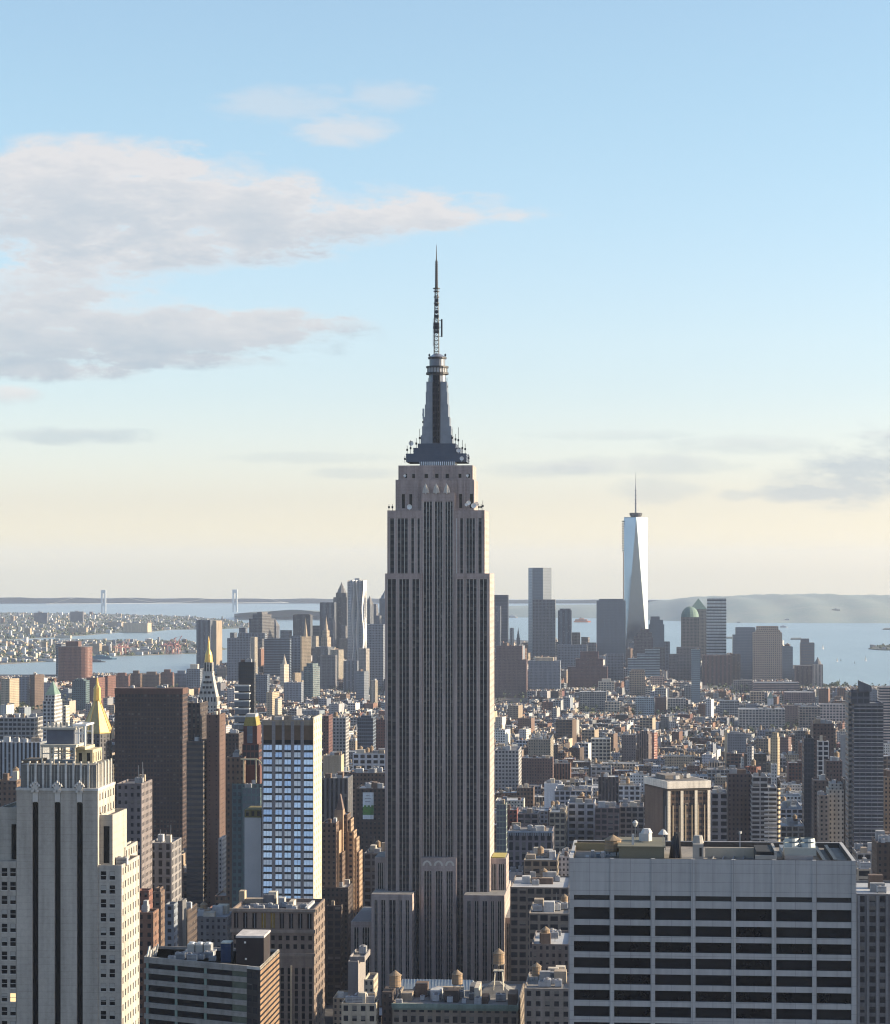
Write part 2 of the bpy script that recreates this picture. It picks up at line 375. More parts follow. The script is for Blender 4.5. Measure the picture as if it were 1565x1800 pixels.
for q in [[(1390, 1124.4), (1410, 1124.6), (1408, 1122.6), (1392, 1122.8)], [(1274, 1122.4), (1290, 1122.6), (1290, 1121), (1276, 1121)], [(1552, 1107), (1600, 1107), (1600, 1104.5), (1556, 1105)]]:
    land('breakwater', [G(*p) for p in q], FARLAND, 4)
# haze: one closed box of pale air round everything, sky outside it
hb = MB(); hb.box(-14000, 13000, -2000, YEND+600, -95, 560, bottom=True)
hm = bpy.data.materials.new('haze'); hm.use_nodes = True; hn = hm.node_tree
hn.nodes.remove(hn.nodes['Principled BSDF'])
pv = hn.nodes.new('ShaderNodeVolumePrincipled'); pv.inputs['Color'].default_value = (.63, .76, 1.0, 1)
HAZE = 2.25e-5
pv.inputs['Density'].default_value = HAZE; pv.inputs['Anisotropy'].default_value = .1
hn.links.new(pv.outputs[0], hn.nodes['Material Output'].inputs['Volume'])
tag(hb.build('haze', hm), kind='stuff')

# ---------------------------------------------------------------- large towers built one by one
class Bd:
    def __init__(s, name, label, cat, Y, pxc, rot=0.0, group=None, short=None, box=None):
        s.Y = Y; s.X = W(pxc, Y); s.g = gz(s.X, Y); s.rot = rot
        s.T = thing(name, label, cat, (s.X, Y, s.g), rot, group)
        if box:
            FOOT.append(box)
            if short: LMS.append(((box[4]+box[5])/2, box[6], (box[5]-box[4])/2, short))
    def x(s, px, dy=0.0): return W(px, s.Y+dy)-s.X
    def z(s, py, dy=0.0): return ZP(py, s.X, s.Y+dy)-s.g
    def part(s, name, mb, mats, parent=None, label=None):
        o = mb.build(name, mats, parent or s.T)
        if label: o['label'] = label
        return o
def box_of(px0, px1, py, vb, Y, dep, mx=6):
    return (W(px0, Y)-mx, W(px1, Y)+mx, Y-mx, Y+dep+mx, px0, px1, py, vb)
def tank_mesh():                      # rooftop water tank, unit: barrel 4 m across on a braced frame
    mb = MB(); wc, gc = (.26, .18, .11), (.12, .11, .10)
    for sx in (-1.3, 1.3):
        for sy in (-1.3, 1.3): mb.bar((sx, sy, 0), (sx*.9, sy*.9, 2.2), .13, gc)
    mb.box(-1.8, 1.8, -1.8, 1.8, 2.1, 2.4, gc, bottom=True); mb.cone(0, 0, 2.4, 6.2, 2.05, 1.95, 14, wc)
    for z in (3.0, 4.2, 5.4): mb.cone(0, 0, z, z+.1, 2.09, 2.09, 14, gc)
    mb.cone(0, 0, 6.1, 7.9, 2.3, 0, 14, (.20, .15, .10))
    me = mb.build('water_tank', FAC); m = me.data; bpy.data.objects.remove(me); return m
TANK = tank_mesh()
def unit_mesh():                      # roof air unit with louvred side and fan rings
    mb = MB(); c = (.36, .37, .38)
    mb.box(-1.5, 1.5, -1, 1, .3, 2.2, c)
    for x in (-.8, .8): mb.cone(x, 0, 2.2, 2.5, .55, .5, 10, (.16, .16, .17))
    for z in (.6, 1.0, 1.4, 1.8): mb.box(-1.3, 1.3, -1.06, -1.0, z, z+.15, (.15, .15, .16))
    for x in (-1.3, 1.3): mb.box(x-.1, x+.1, -.9, .9, 0, .3, (.1, .1, .1))
    me = mb.build('air_unit', FAC); m = me.data; bpy.data.objects.remove(me); return m
UNIT = unit_mesh()
def top_tank(label, x, y, z, s=1.0):
    o = put(TANK, 'water_tank', None, (x, y, z), s, rnd()*3); return tag(o, label, 'water tank')
def mast(mb, x, y, z, h, r=.12, col=(.3, .3, .3)): mb.bar((x, y, z), (x, y, z+h), r, col)

# --- the tall stepped limestone tower with its mast
def main_tower():
    Y = 1330.0
    b = Bd('skyscraper', 'tallest tower in the middle, stepped limestone skyscraper with steel mast and antenna spire', 'skyscraper', Y, 767,
           box=box_of(617, 933, 820, 1735, Y-20, 100), short='the tall stepped spire tower')
    SC = (.32, .265, .248); SP = (.048, .041, .043)
    st = MB()                                          # stone shell
    strips = []
    def bay(x0, x1, y, z0, z1, n, parent_list=strips):  # recessed strip of n window columns with metal mullions
        m = MB(); w = (x1-x0)/n; fl = 3.7
        m.wall((x0, y), (x1, y), z0, z1, SP, ((x1-x0)/n, fl, .74, .60, .014))
        m.cur = 1
        for k in range(n+1):
            xx = min(max(x0+k*w, x0+.12), x1-.12)
            m.box(xx-.11, xx+.11, y-.22, y-.003, z0, z1, (.5, .5, .5))
        parent_list.append(m)
    def mass(pa, pb, pyt, zb, dy, dep, piers, ns, pw=.8, cap=3.2, side=True):
        """one stepped mass: piers stand proud of a recessed wall of window strips"""
        x0, x1 = b.x(pa, dy), b.x(pb, dy); zt = b.z(pyt, dy)
        P = [b.x(p, dy) for p in piers]
        st.box(x0, x1, dy+.75, dy+dep, zb, zt-.003, SC, None, top=(.2, .2, .2))
        st.box(x0, x1, dy, dy+.74, zt-cap, zt, SC)                     # plain band over the windows
        for i, p in enumerate(P):
            h = pw if 0 < i < len(P)-1 else pw*.9
            l, r = (x0, x0+2*h) if i == 0 else ((x1-2*h, x1) if i == len(P)-1 else (p-h, p+h))
            st.box(l, r, dy, dy+.74, zb, zt-cap, SC)
            if i: bay(pr, l, dy+.55, zb, zt-cap, ns[i-1])
            pr = r
        if side:                                                       # west and east sides: shallow piers and strips
            n = max(2, round(dep/7)); w = (dep-1.5)/n
            for sx, xx in ((1, x1), (-1, x0)):
                m = MB(); x_ = xx+.06*sx
                a, c = ((x_, dy+1.2), (x_, dy+dep-.6)) if sx > 0 else ((x_, dy+dep-.6), (x_, dy+1.2))
                m.wall(a, c, zb, zt-cap, (SC[0]*1.15, SC[1]*1.15, SC[2]*1.1), (2.9, 3.7, .20, .38, 0)); sidew.append(m)  # side stone lighter than the front: sunlight put into the colour
    sidew = []
    z = b.z
    # base wings, in order from the street up
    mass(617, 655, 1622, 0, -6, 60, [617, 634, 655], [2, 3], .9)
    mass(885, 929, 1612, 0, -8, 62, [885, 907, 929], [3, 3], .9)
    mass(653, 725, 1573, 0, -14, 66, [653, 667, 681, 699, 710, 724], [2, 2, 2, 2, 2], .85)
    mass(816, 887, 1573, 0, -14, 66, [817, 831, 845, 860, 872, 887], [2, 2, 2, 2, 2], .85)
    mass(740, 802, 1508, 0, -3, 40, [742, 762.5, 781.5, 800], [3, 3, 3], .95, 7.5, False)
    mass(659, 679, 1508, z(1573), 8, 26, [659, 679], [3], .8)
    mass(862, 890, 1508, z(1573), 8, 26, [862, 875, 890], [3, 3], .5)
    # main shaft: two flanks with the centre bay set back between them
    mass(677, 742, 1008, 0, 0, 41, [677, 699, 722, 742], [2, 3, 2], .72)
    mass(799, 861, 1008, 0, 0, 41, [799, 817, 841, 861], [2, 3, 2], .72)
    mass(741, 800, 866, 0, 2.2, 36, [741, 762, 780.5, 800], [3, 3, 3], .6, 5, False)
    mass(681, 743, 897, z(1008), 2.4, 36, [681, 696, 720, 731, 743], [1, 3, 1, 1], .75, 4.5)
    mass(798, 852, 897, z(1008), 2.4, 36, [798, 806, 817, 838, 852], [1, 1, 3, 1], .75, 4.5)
    c = lambda q: tuple(v*q for v in SC)
    for (pa, pb, pt, pb_, dy, dep, sh) in ((695.5, 833.5, 843, 897, 4.5, 32, 1), (700.5, 831, 818, 843, 6, 29, 1)):
        st.box(b.x(pa, dy), b.x(pb, dy), dy, dy+dep, z(pb_), z(pt, dy), c(.95), top=(.2, .2, .2))
    for p in (697, 714, 733, 801, 816, 832): st.box(b.x(p)-.35, b.x(p)+.35, 4.1, 4.5, z(897), z(846, 4), c(1.0))
    for p in (703, 715, 729, 743, 759, 776, 790, 804, 818, 829): st.box(b.x(p)-.3, b.x(p)+.3, 5.7, 6.0, z(843), z(820, 6), c(1.0))
    b.part('walls', st, FAC)
    for m in strips: b.part('window_strip', m, [FAC, STEEL])
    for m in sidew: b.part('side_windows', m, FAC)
    for p in (708, 721, 809, 828):                                     # tall dark windows below the observation deck
        m = MB(); m.box(b.x(p)-.8, b.x(p)+.8, 4.38, 4.497, z(893), z(868), (.02, .02, .03)); b.part('window', m, GLASSD)
    for p in (713, 726, 748, 766.5, 785, 807, 822):
        m = MB(); m.box(b.x(p)-.9, b.x(p)+.9, 5.9, 5.997, z(840, 6), z(833, 6)); b.part('window', m, GLASSD)
    for p in (748, 766.5, 785):                                        # winged metal finials over the three centre strips
        m = MB(); x = b.x(p)
        m.poly([(x-1.9, 1.6), (x+1.9, 1.6), (x+1.9, 2.1), (x-1.9, 2.1)], z(866), z(857), (.6, .6, .58), pts2=[(x-1.2, 1.6), (x+1.2, 1.6), (x+1.2, 2.1), (x-1.2, 2.1)])
        m.pyr(x-1.2, x+1.2, 1.6, 2.1, z(857), z(849), (.6, .6, .58)); m.box(x-.35, x+.35, 1.2, 1.6, z(868), z(852), (.6, .6, .58))
        b.part('finial', m, PALE)
    for p in (751, 771, 791):                                          # arched heads of the lower centre pavilion
        m = MB(); x = b.x(p, -3)
        for k in range(9):
            a0, a1 = math.pi*k/9, math.pi*(k+1)/9
            m.face([(x-2.6*math.cos(a0), -3.12, z(1521)+3.0*math.sin(a0)), (x-2.6*math.cos(a1), -3.12, z(1521)+3.0*math.sin(a1)), (x-1.5*math.cos(a1), -3.12, z(1521)+2.0*math.sin(a1)), (x-1.5*math.cos(a0), -3.12, z(1521)+2.0*math.sin(a0))][::-1])
        b.part('arch', m, PALE)
    # glazed gallery, steel terraces, mast
    m = MB(); m.box(b.x(738, 9), b.x(800, 9), 8.6, 26, z(818, 6)-.2, z(811.5, 9), (.5, .55, .6), (1.2, 9, .55, 2, .2)); b.part('gallery', m, FAC)
    bs = (.17, .21, .28)
    for (pa, pb, pt, pb_, dy, dep) in ((714, 820, 797, 812, 10, 24), (727, 809, 787, 797, 12, 20), (735, 801, 780, 787, 13.5, 17)):
        m = MB(); m.box(b.x(pa, dy), b.x(pb, dy), dy, dy+dep, z(pb_, dy), z(pt, dy)); dz_ = (z(pt, dy)-z(pb_, dy))
        for k in (.25, .55, .85): m.box(b.x(pa, dy)-.15, b.x(pb, dy)+.15, dy-.15, dy+dep+.15, z(pb_, dy)+dz_*k, z(pb_, dy)+dz_*k+.5, bottom=True)
        b.part('terrace', m, M('blue steel', (.07, .09, .13), .5, .3, .3, .2))
    my = 22.0; mx = b.x(769, my)
    def R(px_): return px_/2/FOC*(Y+my)
    core = MB(); core.cone(mx, my, z(782, my), z(657, my), R(37), R(30), 16)
    b.part('mast_core', core, M('mast steel', (.12, .135, .165), .4, .5, .35, .2))
    w_ = MB()
    w_.wall((mx-R(12), my-R(36)-.25), (mx+R(11), my-R(36)-.25), z(780, my), z(660, my), (.06, .06, .07), (1.3, 3.4, .7, .7, 0))
    for k in (-12, -6, -.5, 5, 11): w_.box(mx+R(k)-.15, mx+R(k)+.15, my-R(36)-.6, my-R(30), z(780, my), z(660, my), (.03, .03, .035))
    b.part('mast_window', w_, FAC)
    for sx in (-1, 1):                                                 # winged buttresses stepping inward as they rise
        for (wd, pb_, pt) in ((56, 781, 766), (51, 766, 750), (46, 750, 734), (41, 734, 712), (38, 712, 690), (36, 690, 672)):
            m = MB(); xa, xb = mx+sx*R(14), mx+sx*R(wd); m.box(min(xa, xb), max(xa, xb), my-R(34), my+R(34), z(pb_, my), z(pt, my)); 
            b.part('buttress', m, M('wing steel', (.19, .21, .25), .38, .55, .4, .25))
    for (pt, pb_, wd, nm, mt) in ((655, 658.5, 40, 'ring', DARKM), (644, 647, 40, 'ring', DARKM), (628, 631, 33, 'ring', DARKM), (646, 656, 35, 'lantern_room', None), (631, 645, 28, 'drum', M('mast steel', (.2, .2, .2)))):
        m = MB()
        if mt is None:
            m.cone(mx, my, z(pb_, my), z(pt, my), R(wd), R(wd), 20, (.35, .36, .38))
            for k in range(20): a_ = k*math.pi/10; m.bar((mx+R(wd)*math.cos(a_), my+R(wd)*math.sin(a_), z(pb_, my)), (mx+R(wd)*math.cos(a_), my+R(wd)*math.sin(a_), z(pt, my)), .22, (.1, .1, .1))
            b.part(nm, m, FAC)
        else: m.cone(mx, my, z(pb_, my), z(pt, my), R(wd), R(wd), 20, cap=True); b.part(nm, m, mt)
    m = MB(); 
    for (pa, pb_, ra, rb) in ((628, 626, 31, 24), (626, 623.5, 24, 17), (623.5, 621.5, 17, 9)): m.cone(mx, my, z(pa, my), z(pb_, my), R(ra), R(rb), 18)
    b.part('dome', m, STEEL)
    ax = b.x(767.5, my)
    def lattice(pb_, pt, w0, w1, n, r):
        z0, z1 = z(pb_, my), z(pt, my)
        for i in range(4):
            sx, sy = ((-1, -1), (1, -1), (1, 1), (-1, 1))[i]; tx, ty = ((-1, -1), (1, -1), (1, 1), (-1, 1))[(i+1) % 4]
            an.bar((ax+sx*w0, my+sy*w0, z0), (ax+sx*w1, my+sy*w1, z1), r)
            for k in range(n):
                q0, q1 = k/n, (k+1)/n; a_ = w0+(w1-w0)*q0; c_ = w0+(w1-w0)*q1
                an.bar((ax+sx*a_, my+sy*a_, z0+(z1-z0)*q0), (ax+tx*c_, my+ty*c_, z0+(z1-z0)*q1), r*.7)
                an.bar((ax+sx*c_, my+sy*c_, z0+(z1-z0)*q1), (ax+tx*c_, my+ty*c_, z0+(z1-z0)*q1), r*.7)
    an = MB(); lattice(624, 566, 1.35, 1.2, 9, .20); lattice(566, 507, 1.1, .75, 10, .22)
    for pt_, w_x in ((583, 1.5), (570, 1.55), (535, 1.15), (528, 1.1), (548, 1.2), (556, 1.3), (576, 1.6)): an.box(ax-w_x, ax+w_x, my-w_x, my+w_x, z(pt_+2.5, my), z(pt_-2.5, my), bottom=True)
    an.cone(ax, my, z(507, my), z(458, my), .85, .62, 8); an.cone(ax, my, z(458, my), z(430, my), .34, .1, 6)
    for q in range(12): an.box(ax-.95, ax+.95, my-.2, my+.2, z(505-q*4, my), z(504-q*4, my), bottom=True)
    b.part('antenna', an, DARKM)
    for pt_, w_x in ((507, 2.0), (512, 1.7), (522, 1.6), (533, 1.6)):
        m = MB(); m.cone(ax, my, z(pt_+.8, my), z(pt_-.8, my), w_x, w_x, 12, cap=True); m.cone(ax, my, z(pt_+.8, my), z(pt_+.7, my), .1, w_x, 12); b.part('antenna_ring', m, DARKM)
    m = MB(); xo = ax+3.0; m.box(xo-.45, xo+.45, my-.4, my+.4, z(592, my), z(561, my), bottom=True)
    for p in (591, 575, 563): m.bar((ax, my, z(p, my)), (xo, my, z(p, my)), .16)
    b.part('side_antenna', m, DARKM)
    m = MB(); xo = ax-1.9; m.bar((xo, my, z(608, my)), (xo, my, z(559, my)), .18)
    for p in (606, 590, 575, 561): m.bar((ax, my, z(p, my)), (xo, my, z(p, my)), .1)
    b.part('side_antenna', m, GREYM)
    for px_, py_, h, dy in ((716, 797, 5, 11), (722, 797, 8, 11), (732, 787, 6, 13), (738, 780, 9, 14), (744, 752, 9, 22), (744, 736, 6, 22), (795, 780, 9, 14), (801, 780, 6, 14), (806, 787, 12, 13), (813, 797, 8, 12), (818, 797, 6, 12), (824, 812, 5, 12), (712, 812, 4, 11), (684, 897, 4, 6), (690, 897, 4, 6), (846, 897, 4, 8), (849, 897, 6, 8), (842, 897, 4, 8), (755, 629, 3, 21), (783, 629, 3, 21), (753, 690, 9, 22), (786, 690, 9, 22)):
        m = MB(); x = b.x(px_, dy); mast(m, x, dy, z(py_, dy)-.5, h, .17); m.box(x-.5, x+.5, dy-.3, dy+.3, z(py_, dy)+h*.3, z(py_, dy)+h*.3+1.2, bottom=True); b.part('roof_antenna', m, DARKM)
    for px_, py_, dy, r in ((723, 779, 12, 1.4), (720, 891, 4, 1.5), (824, 884, 4, 1.3), (833, 889, 3.5, 1.5), (712, 836, 5.7, .8), (822, 836, 5.7, .8), (838, 886, 6, 1.2), (806, 792, 11, 1.2), (812, 806, 9, 1.2), (820, 887, 3, .9)):
        m = MB(); x, zz = b.x(px_, dy), z(py_, dy)
        for k in range(12):
            a0, a1 = k*math.pi/6, (k+1)*math.pi/6
            for (ra, rb, ya, yb) in ((0, r*.6, .35, .22), (r*.6, r, .22, 0)):
                pts = [(x+ra*math.cos(a0), dy+ya-.4, zz+ra*math.sin(a0)), (x+rb*math.cos(a0), dy+yb-.4, zz+rb*math.sin(a0)), (x+rb*math.cos(a1), dy+yb-.4, zz+rb*math.sin(a1)), (x+ra*math.cos(a1), dy+ya-.4, zz+ra*math.sin(a1))]
                m.face(pts if ra else [pts[0], pts[1], pts[2]])
        m.bar((x, dy, zz), (x, dy+.2, zz-r*1.6), .12); b.part('dish', m, WHITEM)
    m = MB(); xx = b.x(744.5, 22); m.box(xx-.5, xx+.5, 21.6, 22.4, z(736, 22), z(718, 22), bottom=True); b.part('panel_antenna', m, WHITEM)
    for (pa, pb, pt, dy, dep, c_) in ((863, 889, 1507, 9, 22, (.30, .27, .08)), (890, 927, 1611.5, -4, 40, (.34, .26, .06)), (619, 652, 1621.5, -4, 40, (.16, .15, .16))):
        m = MB(); zt = z(pt, dy); m.box(b.x(pa, dy)+.4, b.x(pb, dy)-.4, dy, dy+dep, zt+.05, zt+.35, c_); b.part('roof', m, M('roof '+str(pa), c_, .9))
main_tower()

# --- grey limestone tower with three black window strips, left foreground
def strip_tower():
    Y = 640.0
    b = Bd('office_tower', 'grey stone tower with three long black window strips in the left foreground', 'tower', Y, 100, box=box_of(-60, 245, 1300, 1800, Y, 40), short='the black-striped grey tower')
    z, x = b.z, b.x
    c = (.345, .32, .28); dk = (.165, .16, .148)
    w = MB()
    zt = z(1390)
    xs = [29, 57, 67.5, 96, 106.5, 135, 145.5, 172]
    w.box(x(29), x(172), 1.0, 21, 0, zt-.002, c, side=(3.2, 3.74, .34, .52, 0))
    for k in range(0, 8, 2): w.box(x(xs[k]), x(xs[k+1]), 0, .998, 0, zt, c)
    for k in (1, 3, 5): w.box(x(xs[k]), x(xs[k+1]), 0.2, .998, z(1413), zt-.003, c)
    w.box(x(28), x(173), -.25, 21.2, zt, zt+.7, (.44, .43, .40))
    w.box(x(35), x(168), .8, 20.5, zt+.7, z(1345), dk)                           # fluted crown
    for k in range(1, 10):
        px = 35+133*k/10.0; w.box(x(px)-.28, x(px)+.28, .45, .798, zt+.7, z(1342), (.50, .50, .47))
        w.box(x(px+6)-.08, x(px+6)+.08, .66, .798, zt+.7, z(1347), (.36, .36, .33))
    for k in range(5): yy = 2.5+k*4; w.box(x(168), x(168)+.3, yy-.3, yy+.3, zt+.7, z(1342), (.5, .49, .45))
    for (yy0, yy1, zz) in ((3, 4, 1370), (7.5, 9, 1362), (12, 13, 1368), (16, 17.5, 1372)):
        w.box(x(172)+.001, x(172)+.12, yy0, yy1, z(1640), z(zz+60), (.10, .09, .08))
    # wings stepping down on both sides
    for (pa, pb, pt, dy, dep, st) in ((175, 198, 1432, 2, 18, None), (207, 220.5, 1489, 17, 16, None), (172.5, 214, 1520, .3, 23, None), (190, 226, 1512, 23.5, 5, None), (0, 28.7, 1420, 2, 18, None), (-60, 28.6, 1515, .3, 22, None)):
        w.par(x(pa, dy), x(pb, dy), dy, dy+dep, 0, z(pt, dy), c, st, .4, .8, side=(3.3, 3.74, .36, .5, 0) if pt > 1480 else None)
        w.face([(x(pa, dy)+.4, dy+.4, z(pt, dy)-.8), (x(pb, dy)-.4, dy+.4, z(pt, dy)-.8), (x(pb, dy)-.4, dy+dep-.4, z(pt, dy)-.8), (x(pa, dy)+.4, dy+dep-.4, z(pt, dy)-.8)], (.25, .23, .2))
    b.part('walls', w, FAC)
    for p in (62, 101, 140):
        m = MB(); m.box(x(p-5.2), x(p+5.2), .85, .996, 0, z(1413), (.01, .01, .012))
        for k in range(60):
            zz = 4+k*3.74
            if zz < z(1416): m.box(x(p-5.2), x(p+5.2), .78, .849, zz, zz+1.4, (.012, .012, .014))
        m.pyr(x(p-5.2), x(p+5.2), .18, .24, z(1413), z(1407), (.012, .012, .014)); b.part('window_strip', m, GLASSD)
        m = MB(); xx = x(p)                                                        # carved palmette over each strip
        m.box(xx-.75, xx+.75, -.05, .19, z(1410), z(1392), (.5, .5, .46))
        for k in range(-2, 3):
            m.bar((xx, -.35, z(1392)), (xx+k*.55, -.35, z(1374+abs(k)*3.2)), .28); m.cone(xx+k*.55, -.35, z(1374+abs(k)*3.2)-.3, z(1374+abs(k)*3.2)+.5, .42, .05, 6)
        m.box(xx-1.0, xx+1.0, -.5, 0, z(1393), z(1389)); b.part('palmette', m, PALE)
    def wins(cols, y0, n, dy, ww, hh, step=24.5):
        for k in range(n):
            for p in cols:
                m = MB(); yy = y0+k*step; xx = x(p, dy)
                m.box(xx-ww/2, xx+ww/2, dy-.03, dy+.02, z(yy+hh, dy), z(yy, dy))
                q = rnd(); fr = b.part('window', m, M('lit window', (1.0, .70, .32), .4, 0, .5, .9, .55) if q < .07 else GLASSD)
                f = MB(); f.box(xx-ww/2-.12, xx+ww/2+.12, dy-.16, dy-.004, z(yy+hh, dy)-.25, z(yy+hh, dy)-.003); f.build('sill', PALE, fr)
                f = MB(); f.box(xx-ww/2, xx+ww/2, dy-.07, dy-.032, z(yy+hh*.5, dy)-.06, z(yy+hh*.5, dy)+.06); f.build('sash', PALE, fr)
                if .07 < q < .4:
                    f = MB(); f.box(xx-ww/2+.05, xx+ww/2-.05, dy-.06, dy-.032, z(yy+hh*(.3+q), dy), z(yy, dy)-.05); f.build('blind', M('window blind', (.32, .31, .28)), fr)
    wins((182, 197.5), 1531, 12, .3, 1.45, 14.5)
    wins((8, 23), 1527, 12, .3, 1.5, 14.5)
    for (p, ya, yb) in ((184.5, 1453, 1518), (22, 1451, 1513)):
        m = MB(); m.box(x(p-5), x(p+5), 1.96, 2.02, z(yb), z(ya))
        for k in (.28, .6): m.box(x(p-5), x(p+5), 1.9, 1.959, z(ya)+(z(yb)-z(ya))*k, z(ya)+(z(yb)-z(ya))*k+.35)
        b.part('window_strip', m, GLASSD)
    # roof works: deck, steel frames, tank house, parapet lamps
    m = MB(); zr = z(1345); m.box(x(37), x(166), 1.2, 20, zr-1.0, zr-.6); b.part('roof', m, ROOFS[0])
    def frame(name, pa, pb, ya, yb, dy, dep, posts, slab, mat):
        m = MB(); x0, x1 = x(pa, dy), x(pb, dy); z0, z1 = z(ya, dy), z(yb, dy)
        for p in posts:
            for yy in (dy, dy+dep): xx = x(p, dy); m.box(xx-.2, xx+.2, yy-.2, yy+.2, z0, z1)
        for yy in (dy, dy+dep): m.box(x0-.3, x1+.3, yy-.28, yy+.28, z1, z1+.5, bottom=True); m.box(x0, x1, yy-.12, yy+.12, z0+(z1-z0)*.62, z0+(z1-z0)*.62+.3, bottom=True)
        for xx in (x0, x1): m.box(xx-.28, xx+.28, dy+.3, dy+dep-.3, z1, z1+.48, bottom=True)
        if slab: m.box(x0-.5, x1+.5, dy-.5, dy+dep+.5, z1+.5, z1+.8, bottom=True)
        b.part(name, m, mat)
    frame('steel_frame', 74, 132, 1345, 1314, 2.5, 9, (74, 89, 94, 131), True, M('worn pale paint', (.42, .40, .34), .7, 0, .5, .5))
    m = MB(); m.box(x(82, 4), x(130, 4), 4, 11, z(1310, 4), z(1283, 4), (.10, .11, .135)); b.part('tank_house', m, M('blue grey panel', (.10, .115, .145), .7, 0, .4, .4))
    frame('steel_frame', 130, 150, 1312, 1276, 5, 9, (131, 138, 149), False, WHITEM)
    m = MB(); m.box(x(79, 4)-1, x(131, 4)+.5, 3.5, 11.5, z(1282.5, 4), z(1279, 4)); 
    for p in (84, 92, 99, 107, 118, 127): mast(m, x(p, 5), 5, z(1279, 4), 1.4, .35)
    b.part('tank_house_roof', m, M('worn pale paint', (.42, .40, .34)))
    m = MB(); m.box(x(134, 8), x(163, 8), 8, 19, z(1345, 8), z(1318, 8), (.42, .37, .25), (2.6, 5, .4, .6, 0)); m.box(x(132, 8), x(150, 8), 7.5, 19.5, z(1318, 8), z(1313, 8), (.45, .4, .28)); b.part('penthouse', m, FAC)
    m = MB(); m.box(x(40, 8), x(70, 8), 6, 16, zr-.6, z(1336, 8), (.13, .10, .07)); b.part('bulkhead', m, FAC)
    for k in range(11):
        m = MB(); xx = x(38+k*12.9); m.cone(xx, .7, z(1342), z(1342)+.5, .25, .32, 8); b.part('parapet_lamp', m, PALE)
    for (p, dy, s) in ((225, 6, 1), (182, 9, .7)): put(UNIT, 'air_unit', b.T, (x(p-10, dy), dy, z(1520 if p > 200 else 1432)-.8), s)
strip_tower()

